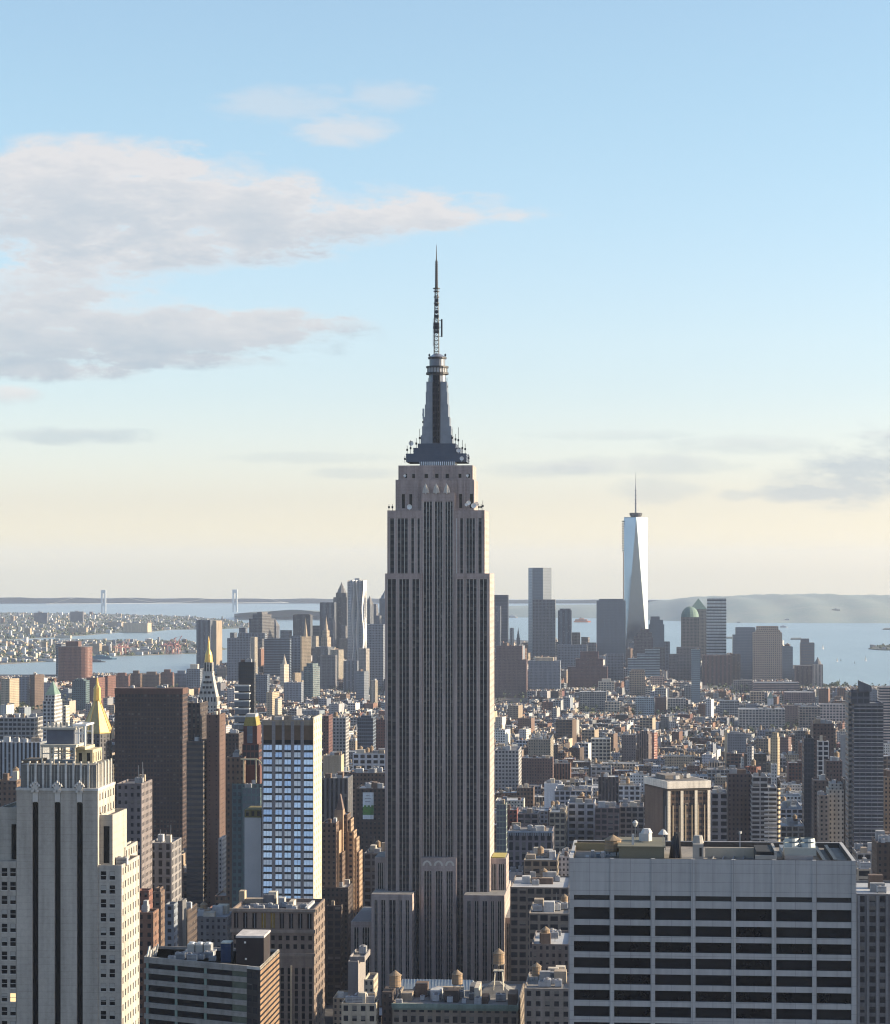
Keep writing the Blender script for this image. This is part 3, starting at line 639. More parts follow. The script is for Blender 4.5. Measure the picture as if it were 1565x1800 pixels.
# --- white slab with long dark window bands, right foreground
def band_slab():
    Y = 569.0
    b = Bd('office_slab', 'broad pale grey office slab with black window bands in the right foreground', 'office block', Y, 1253, box=box_of(1000, 1506, 1470, 1800, Y, 40), short='the broad white slab')
    z, x = b.z, b.x; c = (.355, .355, .352)
    xl, xr, zt = x(1001), x(1505), z(1511); D = 39.0
    w = MB(); w.box(xl, xr, .95, D, 0, zt-3.2, (.05, .05, .06))
    t = .8
    for (a0, a1, b0, b1) in ((xl, xr, .12, .12+t), (xl, xr, D-t, D), (xl, xl+t, .12+t, D-t), (xr-t, xr, .12+t, D-t)): w.box(a0, a1, b0, b1, zt-3.2, zt, c)
    cols = [1004.5, 1076, 1148, 1219, 1290, 1361, 1432, 1502]
    for p in cols:
        xx = x(p); h = 1.15 if p in (cols[0], cols[-1]) else .95
        h /= 2; w.box(max(xx-h, xl), min(xx+h, xr), 0, .94, 0, zt+.02, c)
        for s_ in (-1, 1): w.box(xx+s_*(h+.03)-.04, xx+s_*(h+.03)+.04, .10, .155, 0, zt, (.12, .12, .13))
    bands = [(1511, 1576), (1585, 1597.5)]; y = 1619.0
    while y < 1900: bands.append((y, y+10.0)); y += 28.6
    for i, (ya, yb) in enumerate(bands):
        w.box(xl+.02, xr-.02, .16, .94, z(yb), z(ya), c, bottom=True)
    b.part('frame', w, M('pale travertine', c, .75, 0, .25, .05, streak=.55, joint=(4.86, 2.2)))
    gaps = [(bands[k][1], bands[k+1][0]) for k in range(len(bands)-1)]
    for k, (ya, yb) in enumerate(gaps):
        if ya > 1840: break
        for i in range(7):
            m = MB(); m.box(x(cols[i]), x(cols[i+1]), .70, .80, z(yb), z(ya)); 
            if k == 0:
                for q in range(3): m.box(x(cols[i]), x(cols[i+1]), .6, .69, z(yb)+.2+q*.3, z(yb)+.3+q*.3)
            b.part('louvre' if k == 0 else 'window', m, DARKM if k == 0 else M('black glass '+'abc'[(k*5+i*3+k*i) % 3], ((.006, .007, .009), (.010, .012, .016), (.016, .017, .020))[(k*5+i*3+k*i) % 3], .1, 0, .5, .3, spec=.25))
    m = MB()
    for q in ((xl+t+.01, xr-t-.01, D-t-.1, D-t-.004), (xl+t+.004, xl+t+.1, .2+t, D-t-.12), (xr-t-.1, xr-t-.004, .2+t, D-t-.12)): m.box(*q, zt-1.35, zt-.12)
    b.part('parapet_shade', m, M('parapet shade brown', (.07, .06, .05), .9))  # shade on the inner parapet faces, put in as dark brown boxes
    m = MB(); m.box(xl+t, xr-t, .12+t, D-t, zt-2.2, zt-1.3); b.part('roof', m, M('roof felt patched', (.21, .19, .165), .9, 0, .9, .12))
    zr = zt-1.3
    def pb(name, pa, pb_, dy, dep, h, mat, extra=None):
        m = MB(); m.box(x(pa, dy), x(pb_, dy), dy, dy+dep, zr, zr+h)
        if extra: extra(m, x(pa, dy), x(pb_, dy), dy, dep, zr+h)
        return b.part(name, m, mat)
    OL = M('olive render', (.13, .125, .09), .85, 0, .25, .3)
    pb('penthouse', 1088, 1168, 6, 20, 3.3, OL, lambda m, a, c_, dy, d, zz: m.box(a-.3, c_+.3, dy-.3, dy+d+.3, zz, zz+.3))
    pb('stair_house', 1219, 1237, 5, 6, 4.3, M('concrete grey', (.28, .27, .25)), lambda m, a, c_, dy, d, zz: m.cone((a+c_)/2, dy+3, zz, zz+1.8, 1.4, 1.0, 10))
    m = MB(); m.box(x(1230, 5), x(1234, 5), 4.9, 4.99, zr+1.4, zr+3.5); b.part('stair_door', m, DARKM)
    pb('shaft_house', 1330, 1360, 2.5, 14, 3.0, M('black opening', (.012, .012, .014)))
    m = MB(); m.box(x(1328, 2), x(1361.5, 2), 1.6, 2.3, zr, zr+2.2); m.box(x(1361.5, 2), x(1366, 2), 1.6, 18, zr, zr+3.3); b.part('shaft_wall', m, M('concrete grey', (.28, .27, .25)))
    pb('low_wall', 1240, 1326, 15, .5, 2.4, M('pale render', (.42, .38, .30), .85)); pb('low_wall', 1010, 1076, 27, .5, 1.9, M('yellow render', (.30, .23, .12), .85))
    pb('machine_deck', 1380, 1430, 6, 24, 1.6, GREYM)
    for i in range(2):                                                             # two cooling towers with round fans
        for j in range(2):
            m = MB(); xx, yy = x(1392+i*28, 10+j*10), 10+j*10; m.box(xx-1.9, xx+1.9, yy-3, yy+3, zr+1.6, zr+3.4)
            m.cone(xx, yy, zr+3.4, zr+4.4, 1.9, 1.7, 16, cap=False); m.cone(xx, yy, zr+3.6, zr+3.9, 1.6, .2, 8); b.part('cooling_tower', m, M('green grey metal', (.28, .31, .31), .5, .4))
    for k in range(5): m = MB(); m.box(x(1030+k*9, 8), x(1036+k*9, 8), 6+k % 3*3, 8.5+k % 3*3, zr, zr+1+k % 2); b.part('air_unit', m, GREYM)
    for k in range(4): m = MB(); m.bar((x(1250+k*18, 6), 4, zr+.3), (x(1262+k*18, 6), 22, zr+.3), .18); b.part('pipe', m, GREYM)
    m = MB(); mast(m, x(1113, 9), 9, zr+3.6, 2.6, .42, ); b.part('vent_pipe', m, M('grey white paint', (.42, .42, .41), .6))
    m = MB(); mast(m, x(1117, 22), 22, zr+3.6, 3.4, .1); m.cone(x(1117, 22), 22, zr+6.6, zr+7.6, .3, .75, 10); m.cone(x(1117, 22), 22, zr+7.6, zr+8.2, .75, .2, 10); b.part('radome', m, M('grey white paint', (.42, .42, .41), .6))
    m = MB(); m.cone(x(1135, 18), 18, zr+3.6, zr+5.5, 1.6, 1.6, 6); m.cone(x(1137, 18), 18, zr+5.5, zr+6.6, 1.5, .9, 6); b.part('roof_vent', m, M('grey white paint', (.42, .42, .41), .6))
    m = MB(); xx = x(1166, 16); mast(m, xx, 16, zr+3.3, 3.5, .12); m.cone(xx, 15.6, zr+6.2, zr+5.5, .4, 1.3, 12); m.cone(xx, 15.6, zr+5.5, zr+6.6, 1.3, .4, 12); b.part('dish', m, M('grey white paint', (.42, .42, .41), .6))
    m = MB(); xx = x(1187, 14)
    for k in range(6): m.bar((xx-1.2+k*.5, 13, zr), (xx-.6+k*.3, 14, zr+4.2+k % 3), .3)
    b.part('cable_rack', m, DARKM)
    for p, h in ((1088, 9), (1170, 11), (1300, 4.5), (1124, 5), (1100, 5)): m = MB(); mast(m, x(p, 30), 30, zr, h, .09); b.part('roof_antenna', m, GREYM)
    m = MB(); mast(m, x(1301.5, 36), 36, zr, 4.2, .12); m.cone(x(1301.5, 36), 36, zr+4.2, zr+3.6, .35, .35, 8); b.part('roof_lamp', m, M('grey white paint', (.42, .42, .41), .6))
    m = MB(); xx = x(1477, 10); m.box(xx-2, xx-1.2, 3, 34, zr, zr+1.2); m.box(xx-4.5, xx-3.7, 3, 34, zr, zr+.9); b.part('duct', m, DARKM)
    tk = put(TANK, 'water_tank', None, (b.X+x(1078, 14), Y+14, b.g+zr-.2), (1.02, 1.02, .72), .3)
    tag(tk, 'wooden water tank with conical cap on the broad white slab roof', 'water tank')
band_slab()

# ---------------------------------------------------------------- other named towers
ROOFSETS = (.8, 1.1)
def deck(b, x0, x1, y0, y1, z, mat): 
    m = MB(); m.box(x0, x1, y0, y1, z-.3, z); return b.part('roof', m, mat)
def clutter(b, x0, x1, y0, y1, z, n, k=1.0):
    """stair houses, air units and masts standing on a roof"""
    w, d = x1-x0, y1-y0
    for i in range(n):
        q = rnd(); x = x0+w*(.12+.76*rnd()); y = y0+d*(.15+.7*rnd())
        if q < .38:
            ww, dd, h = min(w*.3, 3+rnd()*5)*k, min(d*.4, 3+rnd()*4)*k, (2.5+rnd()*3)*k
            x = min(max(x, x0+ww/2+.6), x1-ww/2-.6); y = min(max(y, y0+dd/2+.6), y1-dd/2-.6)
            m = MB(); m.box(x-ww/2, x+ww/2, y-dd/2, y+dd/2, z, z+h, random.choice([PAL['tan'], PAL['cream'], PAL['brown'], PAL['grey'], PAL['pale']])); b.part('stair_house', m, FAC)
        elif q < .75: put(UNIT, 'air_unit', b.T, (x, y, z), (1+rnd()*.8)*k, random.choice((0, 1.57)))
        elif q < .95: m = MB(); mast(m, x, y, z, 3+rnd()*6, .12); b.part('roof_antenna', m, GREYM)
        else: put(TANK, 'water_tank', b.T, (x, y, z), (.8+rnd()*.3)*k, rnd()*3)

def glass_corner():                   # stepped-band office block bottom left
    Y = 793.0
    b = Bd('office_building', 'low office block with green-grey window bands and dark box on its roof, bottom left', 'office block', Y, 370, box=box_of(245, 492, 1640, 1800, Y, 45), short='the banded block at the bottom left')
    z = b.z; c = (.25, .235, .215)
    A, B_, C_, D_, E_ = (b.x(253, 16), 16.0), (b.x(434), 0.0), (b.x(460), -2.5), (b.x(460)+.5, 36.0), (b.x(253, 16)-1, 40.0)
    zt = z(1697); P = [A, B_, C_, D_, E_]
    w = MB()
    def inner(P, t): cx = sum(p[0] for p in P)/5; cy_ = sum(p[1] for p in P)/5; return [(p[0]+(cx-p[0])*t, p[1]+(cy_-p[1])*t) for p in P]
    ang = math.atan2(B_[1]-A[1], B_[0]-A[0]); L = math.hypot(B_[0]-A[0], B_[1]-A[1])
    T = Matrix.Translation((A[0], A[1], 0)) @ Matrix.Rotation(ang, 4, 'Z')
    w.poly([(A[0]+.3, A[1]+1.2), (B_[0], B_[1]+1.2), (C_[0]-.2, C_[1]+.3), (D_[0]-.2, D_[1]), (E_[0], E_[1])], 0, zt-1.0, (.035, .033, .033))
    w.M = T
    H = 3.9
    for k in range(14):
        zz = zt-k*H; w.box(0, L, 0, .9, zz-(2.1 if k == 0 else 1.75), zz-.02-(0 if k == 0 else .0), c, bottom=True)
    w.M = None
    wl = C_[0]-B_[0]
    w.wall((C_[0], C_[1]), (D_[0], D_[1]), 0, zt, (.20, .125, .07), (40., 1.95, 1.1, .40, 0))
    w.poly([(D_[0], D_[1]-.5), D_, E_, (E_[0], E_[1]-.5)], zt-1, zt, c); w.poly([(E_[0], E_[1]), (E_[0]+.5, E_[1]), (A[0]+.5, A[1]+.2), (A[0], A[1])][::-1], zt-1, zt, c)
    w.poly([(C_[0]-.5, C_[1]+.2), C_, D_, (D_[0]-.5, D_[1])], zt-1, zt, (.5, .47, .4)); w.poly([(B_[0], B_[1]), (C_[0]-.5, C_[1]), (C_[0]-.5, C_[1]+.6), (B_[0], B_[1]+.6)], zt-1, zt, (.45, .43, .4))
    b.part('walls', w, FAC)
    m = MB(); m.wall(B_, (C_[0]-.9, C_[1]+.09), 0, zt-1.0, (.022, .018, .017), (2.4, 3.9, .8, .5, 0)); m.wall((C_[0]-.9, C_[1]+.09), C_, 0, zt-1, (.03, .028, .028)); b.part('corner_bay', m, FAC)
    for k in range(10):
        z1, z0 = zt-k*H-(2.1 if k == 0 else 1.75), zt-(k+1)*H
        for i in range(3):
            m = MB(); m.M = T; x0, x1 = L*(.03+.285*i), L*(.285*(i+1)); m.box(x0, x1, .45, .55, z0, z1); b.part('window', m, GLASSD)
            m = MB(); m.M = T; m.box(x0-.55, x0+.45, .25, .44, z0, z1); b.part('column', m, M('green glass pier', (.16, .24, .22), .35, .2))
        m = MB(); m.M = T; m.box(L*.856, L, .42, .5, z0, z1); b.part('bay_window', m, M('green glass', (.10, .13, .105), .15, .3, .7, .3))
    m = MB(); m.poly(inner(P, .03), zt-1.4, zt-1.0, c); b.part('roof', m, M('roof pale sheet', (.40, .38, .35), .85, 0, .7, .1))
    zr = zt-1.0
    m = MB(); m.box(b.x(415, 6), b.x(471, 6)-1.4, 6, 20, zr, z(1648, 6), (.018, .012, .013)); b.part('penthouse', m, FAC)
    m = MB(); m.box(b.x(415, 6)-.1, b.x(471, 6)-1.3, 5.9, 20.1, z(1648, 6), z(1646.5, 6)+.4, (.45, .42, .4)); b.part('penthouse_coping', m, FAC)
    for p, q in ((431, 1655), (432.5, 1684)): m = MB(); m.box(b.x(p, 6)-.3, b.x(p, 6)+.3, 5.7, 5.99, z(q, 6)-.5, z(q, 6)+.1); b.part('lamp', m, WHITEM)
    m = MB(); m.box(b.x(388, 12), b.x(406, 12), 12, 17, zr, z(1659, 12), (.02, .045, .11)); m.box(b.x(388, 12), b.x(406, 12), 11.9, 17.1, z(1659, 12), z(1657, 12), (.5, .48, .4)); b.part('plant_room', m, FAC)
    m = MB(); m.box(b.x(322, 22), b.x(374, 22), 20, 30, zr+1.2, zr+1.8); 
    for p in (324, 340, 356, 372): m.box(b.x(p, 22)-.2, b.x(p, 22)+.2, 21, 29, zr, zr+1.2)
    b.part('plant_deck', m, GREYM)
    for k in range(3):
        m = MB(); x = b.x(336+k*14.5, 22); m.box(x-1.25, x+1.25, 21.5, 26, zr+1.8, zr+4.6); 
        for kk in range(5): m.box(x-1.1, x+1.1, 21.3, 21.49, zr+2.1+kk*.5, zr+2.3+kk*.5)
        m.cone(x, 23.7, zr+4.6, zr+5.1, 1.1, 1.0, 12); b.part('cooling_tower', m, M('galvanised', (.45, .46, .46), .45, .5))
    for k in range(6): m = MB(); m.bar((b.x(256+k*2, 17)+rnd(), 18+k, zr), (b.x(258+k*2, 17)+rnd(), 19+k*.7, zr+2+rnd()*2.4), .28); b.part('pipe', m, M('galvanised', (.45, .46, .46)))
    for k in range(7): put(UNIT, 'air_unit', b.T, (b.x(300+k*12, 12), 14+(k % 3)*3, zr), .8+.3*(k % 2))
glass_corner()

def base_block():                     # brown stone block with tall top windows, standing before the blue-windowed tower
    Y = 1000.0
    b = Bd('office_building', 'brown stone office block with columned top floor below the blue-windowed tower', 'office block', Y, 480, box=box_of(404, 574, 1590, 1800, Y, 40), short='the columned brown block')
    z, x = b.z, b.x; c = (.165, .125, .10)
    x0, x1 = x(407), x(552); zt = z(1599); w = MB()
    w.par(x0, x1, .6, 35, 0, zt, c, None, .7, 1.4, side=(5., 4.2, .5, .55, 0))
    w.box(x0-.8, x1+.8, -.35, .6, z(1603), zt+.3, (.24, .20, .165), bottom=True); w.box(x0-.6, x1+.6, -.1, .6, z(1640), z(1634), (.22, .18, .15), bottom=True)
    w.box(x0-.4, x1+.4, .1, .6, z(1681), z(1676), (.2, .16, .13), bottom=True)
    px = np.linspace(407, 552, 10)
    for i, p in enumerate(px): w.box(max(x(p)-1.0, x0), min(x(p)+1.0, x1), 0, .598, z(1634), z(1603), c)
    for i, p in enumerate(np.linspace(490, 552, 6)): w.box(x(p)-.8, min(x(p)+.8, x1), .1, .598, 0, z(1700), c)
    w.box(x(512)-.35, x(512)+.35, -.6, .598, 0, z(1697), (.40, .31, .2))
    b.part('walls', w, FAC)
    for i in range(9):
        m = MB(); m.box(x(px[i])+1.0, x(px[i+1])-1.0, .50, .59, z(1632), z(1606), ); k = .5
        fr = b.part('window', m, M('gold lit glass', (.30, .22, .05), .25, .4, .8, .7) if i in (3, 4) else GLASSD)
        m = MB(); xm = (x(px[i])+x(px[i+1]))/2; m.box(xm-.12, xm+.12, .4, .497, z(1632), z(1606)); m.build('mullion', GREYM, fr)
    for ya, h in ((1645, 8), (1660, 8)):
        for p in np.linspace(414, 545, 11):
            m = MB(); m.box(x(p)-.75, x(p)+.75, .52, .597, z(ya+h), z(ya)); b.part('window', m, GLASSD)
    for p in np.linspace(497, 546, 5):
        m = MB(); m.box(x(p)-.85, x(p)+.85, .5, .597, z(1800), z(1702)); b.part('window_strip', m, GLASSD)
        for k in range(8): m = MB(); zz = z(1716+k*13); m.box(x(p)-.85, x(p)+.85, .42, .499, zz, zz+.8); b.part('spandrel', m, M('brown metal', (.10, .075, .06)))
    deck(b, x0+.7, x1-.7, 1.3, 34.3, zt-1.4, ROOFS[0]); zr = zt-1.4
    for (pa, pb, dy, d, h, cc) in ((472, 486, 24, 5, 5.5, 'cream'), (463, 483, 22, 7, 4.5, 'dkgrey'), (508, 516, 12, 8, 3.2, 'cream'), (430, 462, 27, 5, 2, 'tan'), (420, 430, 26, 5, 5.5, 'sand'), (490, 500, 20, 5, 3.5, 'grey'), (536, 541, 6, 22, 1.6, 'pale'), (440, 500, 18, 1, 1.2, 'grey')):
        m = MB(); m.box(x(pa, dy), x(pb, dy), dy, dy+d, zr, zr+h, PAL[cc]); b.part('stair_house', m, FAC)
    for k in range(9): put(UNIT, 'air_unit', b.T, (x(435+k*12, 8), 6+(k*7) % 12, zr), .9, 1.57*(k % 2))
base_block()

def blue_tower():                     # hotel tower whose tilted panes mirror the sky
    Y = 1130.0
    b = Bd('hotel_tower', 'slim grey tower with rows of sky-blue windows and a brown screen on top', 'tower', Y, 505, box=box_of(428, 568, 1262, 1590, Y, 45), short='the blue-windowed tower')
    z, x = b.z, b.x; c = (.21, .20, .205); x0, x1 = x(461), x(550); zt = z(1266); D = 30.0
    w = MB()
    w.box(x0, x1, .9, D, 0, zt-2.5, c, side=None)
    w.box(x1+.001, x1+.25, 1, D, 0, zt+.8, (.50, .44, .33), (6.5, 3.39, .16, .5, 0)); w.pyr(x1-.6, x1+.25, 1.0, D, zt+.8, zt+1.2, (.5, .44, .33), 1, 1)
    w.box(x0-.3, x0-.001, .9, D, 0, zt, c)
    pe = [(460.5, 463), (478, 484), (495.5, 500), (511.5, 517), (528.5, 534), (550, 551)]
    for (p0, p1) in pe: w.box(x(p0), x(p1), 0, .898, 0, z(1268), c)
    nrow, y0_, st = 22, 1310.0, 12.62
    for k in range(nrow+1):
        yy = y0_+k*st; 
        if k: w.box(x(463), x(550), .45, .898, z(yy), z(yy-3.6), (.05, .05, .055), bottom=True)
    w.box(x0, x1, .5, .898, z(1308), z(1301), (.02, .02, .02))
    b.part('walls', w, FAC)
    panes = [M('sky mirror glass '+n_, c_, r_, m_, .4, .7) for n_, c_, r_, m_ in (('clear', (.78, .82, .86), .12, .58), ('hazy', (.84, .86, .86), .2, .55), ('dim', (.64, .70, .76), .1, .65), ('blind', (.80, .79, .76), .35, .3))]
    for k in range(nrow):
        ya = y0_+k*st; hgt = 8.6
        for i in range(5):
            xa, xb = x(pe[i][1]), x(pe[i+1][0]); z1, z0 = z(ya), z(ya+hgt); m = MB(); tl = .20*(1+.55*(rnd()-.5)); pane = random.choice(panes)
            m.face([(xa, .38-tl, z0), (xb, .38-tl, z0), (xb, .38+tl, z1), (xa, .38+tl, z1)]); m.face([(xa, .38-tl, z0), (xa, .38+tl, z0), (xb, .38+tl, z0), (xb, .38-tl, z0)]); 
            m.face([(xa, .38-tl, z0), (xa, .38+tl, z1), (xa, .38+tl, z0)]); m.face([(xb, .38-tl, z0), (xb, .38+tl, z0), (xb, .38+tl, z1)])
            o = b.part('window', m, pane); n_ = 3 if i in (0, 4) else 2
            for q in range(1, n_):
                xx = xa+(xb-xa)*q/n_; m = MB(); m.bar((xx, .33-tl, z0), (xx, .33+tl, z1), .09); m.build('mullion', GREYM, o)
    for i in range(5):
        m = MB(); m.box(x(pe[i][1]), x(pe[i+1][0]), .55, .64, z(1301), z(1268)); b.part('screen', m, M('bronze mesh', (.125, .085, .055), .7, .2, .5, .4))
    m = MB(); m.box(x0-.3, x1+.2, .3, .9, zt-2.5, zt, (.26, .22, .17)); m.box(x0-.3, x1+.2, D-.6, D, zt-2.5, zt+.5, (.26, .22, .17)); b.part('parapet', m, FAC)
    deck(b, x0, x1, .9, D-.6, zt-2, ROOFS[2]); clutter(b, x0, x1, 1, D-1, zt-2, 9, .8)
    dy = 18; m = MB(); xl = x(430, dy); m.box(xl, x(461, dy)-.5, dy, dy+20, 0, z(1438, dy), (.30, .29, .29)); b.part('blank_wing', m, M('grey render', (.50, .49, .48), .9, 0, .15, .1))
    m = MB(); m.box(xl, x(461, dy)-.5, dy+.3, dy+19, z(1438, dy), z(1424, dy), (.15, .12, .04), (2.4, 4, .5, .6, 0)); b.part('wing_terrace', m, FAC)
blue_tower()

def boxes(name, cat, label, Y, pxc, rows, short=None, vb=None, mats=None, extra=None, rot=0.0):
    """a building made of stepped masses: px0, px1, py, dy, depth, colour, window style"""
    pl, pr, pt = min(r[0] for r in rows), max(r[1] for r in rows), min(r[2] for r in rows)
    b = Bd(name, label, cat, Y, pxc, rot, None, short, box_of(pl, pr, pt, vb or pt+60, Y, max(r[3]+r[4] for r in rows)))
    w = MB(); rf = []
    for (pa, pb, pt, dy, d, cc, st) in rows:
        c = PAL[cc] if isinstance(cc, str) else cc
        zt = b.z(pt, dy); xa, xb = b.x(pa, dy), b.x(pb, dy); w.par(xa, xb, dy, dy+d, 0, zt, c, st, .4, .8); rf.append((xa, xb, dy, d, zt))
    b.part('walls', w, FAC)
    for i, (xa, xb, dy, d, zt) in enumerate(rf):
        deck(b, xa+.4, xb-.4, dy+.4, dy+d-.4, zt-.8, ROOFS[(i*2+int(Y)) % 5])
        if xb-xa > 7 and Y < 2600: clutter(b, xa+.5, xb-.5, dy+.5, dy+d-.5, zt-.8, min(5, int((xb-xa)*d/110)+1), .85)
    if extra: extra(b)
    return b
def ex(b):
    z, x = b.z, b.x
    m = MB(); x0, x1 = x(428, 10), x(451, 10); zb, zt = z(1276, 10), z(1261, 10)
    m.pyr(x0, x1, 10, 24, zb, zt, (.26, .21, .06), .76, .8); m.box(x(431, 10), x(448, 10), 12, 22, zt+.002, zt+1.6, (.4, .4, .4)); b.part('mansard_roof', m, FAC)
    m = MB(); m.box(x(435, 10), x(444, 10), 9.6, 9.99, z(1306, 10), z(1277, 10), (.10, .14, .19), 'glass'); b.part('glass_bay', m, FAC)
    m = MB(); 
    for p in (428, 450): m.box(x(p, -2)-.3, x(p, -2)+.3, -2, -1.4, z(1376, -2), z(1336, -2))
    m.box(x(423, -2), x(452, -2), -2.2, -1.2, z(1336, -2), z(1334, -2)+.2, bottom=True)
    for k in range(6): a0, a1 = math.pi/2*k/6, math.pi/2*(k+1)/6; cx, cz, r = x(452, -2), z(1360, -2), (1360-1335)/FOC*b.Y; m.bar((cx+r*.42*math.sin(a0), -1.7, cz+r*math.cos(a0)), (cx+r*.42*math.sin(a1), -1.7, cz+r*math.cos(a1)), .35)
    b.part('roof_arch', m, M('gilt cream', (.45, .40, .28)))
boxes('apartment_tower', 'apartment tower', 'brown and glass tower with a gold mansard cap and arched roof frame', 1240, 430,
      [(398, 430, 1331, 4, 26, 'brown', 'punch'), (426, 458, 1385, 0, 10, 'teal', (2.2, 3.7, .74, .66, .22)), (408, 462, 1378, 3, 30, 'teal', (2.6, 3.7, .62, .56, .10)), (425, 457, 1345, 8, 20, 'maroon', 'blank'), (426, 455, 1308, 9, 18, 'maroon', 'dark'), (428, 452, 1276, 10, 14, 'maroon', None)], 'the gold-capped tower', 1600, extra=ex)
def ex(b):
    z, x = b.z, b.x; m = MB(); m.pyr(x(591, 14), x(603, 14), 14, 22, z(1424, 14), z(1397, 14), (.14, .10, .085), .12, .5); b.part('pointed_roof', m, FAC)
boxes('brick_building', 'building', 'brown brick setback building with many sunlit steps beside the tall spire tower', 1430, 598,
      [(566, 591, 1447, 0, 26, 'brown', 'punch'), (588, 596, 1462, 2, 20, (.30, .21, .14), None), (593, 602, 1500, 3, 22, 'brown', 'punch'), (588, 603, 1424, 14, 9, (.30, .21, .14), None), (601, 611, 1432, 18, 16, 'brown', 'punch'),  # tan masses have sunlight put into the brick colour
       (607, 617, 1441, 20, 15, (.28, .20, .13), 'punch'), (611, 622, 1462, 18, 16, (.30, .21, .14), 'punch'), (618, 627, 1474, 21, 15, (.30, .21, .14), 'punch'), (622, 632, 1498, 22, 16, (.30, .21, .14), 'punch'), (566, 612, 1560, -5, 30, 'dkbrown', 'punch'), (575, 600, 1592, -12, 30, 'dkbrown', 'loft')], 'the stepped brick building', 1680, extra=ex)
boxes('office_tower', 'tower', 'dark brown glass slab, broad and flat topped, right of the gold pyramid', 1900, 262, [(202, 321, 1211, 0, 22, (.055, .034, .028), (2.6, 3.8, .62, .60, .012))], 'the dark brown slab', 1500,
      extra=lambda b: b.part('crown_band', (lambda m: (m.box(b.x(202)-.2, b.x(321)+.2, -.25, 22.2, b.z(1220), b.z(1211)+.4, (.085, .045, .035)), m)[1])(MB()), FAC))
boxes('apartment_tower', 'apartment tower', 'banded brown tower with a maroon slab beside it, just right of the dark brown slab', 1640, 356,
      [(328, 357, 1303, 0, 20, (.085, .07, .06), 'ribbon'), (330, 352, 1236, 22, 30, 'dkbrown', 'verta'), (363, 386, 1256, 6, 24, (.095, .058, .046), (5, 3.4, .16, .3, 0))], 'the banded brown tower', 1600)
boxes('office_building', 'office block', 'grey block below the right end of the dark brown slab, two thin masts on top', 1000, 285, [(205, 249, 1378, 0, 22, (.16, .14, .14), 'punch'), (262, 302, 1482, 30, 22, (.20, .19, .19), 'verta'), (236, 262, 1496, 22, 20, (.22, .19, .16), 'vert')], 'the grey twin-mast block', 1560,
      extra=lambda b: [b.part('mast', (lambda m: (mast(m, b.x(p, dy), dy+4, b.z(q, dy)-1, h, .16), m)[1])(MB()), GREYM) for p, q, dy, h in ((240, 1372, 0, 7), (247, 1372, 0, 8.5), (279, 1480, 30, 6), (297, 1480, 30, 8))])

def column_tower():                   # brown tower turned toward the sun with pale columns and a white top slab
    Y = 1490.0
    b = Bd('office_tower', 'brown corner-on tower with tall white columns under a white roof slab, right of centre', 'tower', Y, 1174, 21, box=box_of(1130, 1252, 1360, 1482, Y, 50), short='the white-columned brown tower')
    zt = b.z(1374); Wd, D = 28.5, 40.0; z = b.z; w = MB()
    w.box(.5, Wd-.5, .5, D-.5, 0, zt-5.5, (.07, .045, .035), (2.2, 3.6, .8, .55, 0), side=False)
    w.wall((0, D), (0, 8), 0, zt-5, (.125, .085, .065)); w.wall((.2, 8), (.2, .5), 0, zt-5, (.03, .03, .035)); b.part('walls', w, FAC)
    m = MB(); m.box(-.4, Wd+.4, -.4, D+.4, zt-4.5, zt, (.66, .62, .55)); m.box(0, Wd, 0, D, zt-6, zt-4.5, (.05, .04, .035)); b.part('roof_slab', m, FAC)
    m = MB(); m.box(1, Wd-1, 1, D-1, zt+.002, zt+.1, (.15, .14, .13)); m.box(4, 16, 14, 30, zt+.1, zt+2.6, (.18, .16, .14)); b.part('roof', m, FAC)
    for k in range(4):
        x = .1+k*(Wd-.2)/3; m = MB(); x0 = min(max(x-.9, 0), Wd-1.8); m.box(x0, x0+1.8, -.3, .49, 0, zt-6, (.62, .57, .47)); b.part('column', m, FAC)
    for k in range(6):
        x = 1.6+(k+.5)*(Wd-3.2)/6; m = MB(); m.box(x-.3, x+.3, -.05, .49, 0, zt-15, (.33, .27, .19)); b.part('fin', m, FAC)
    m = MB(); m.box(-.25, .45, -.2, .6, 0, zt-6, (.5, .46, .38)); b.part('corner_post', m, FAC)
    for k in range(8): put(UNIT, 'air_unit', b.T, (4+rnd()*20, 5+rnd()*30, zt+.1), 1.1, rnd())
column_tower()

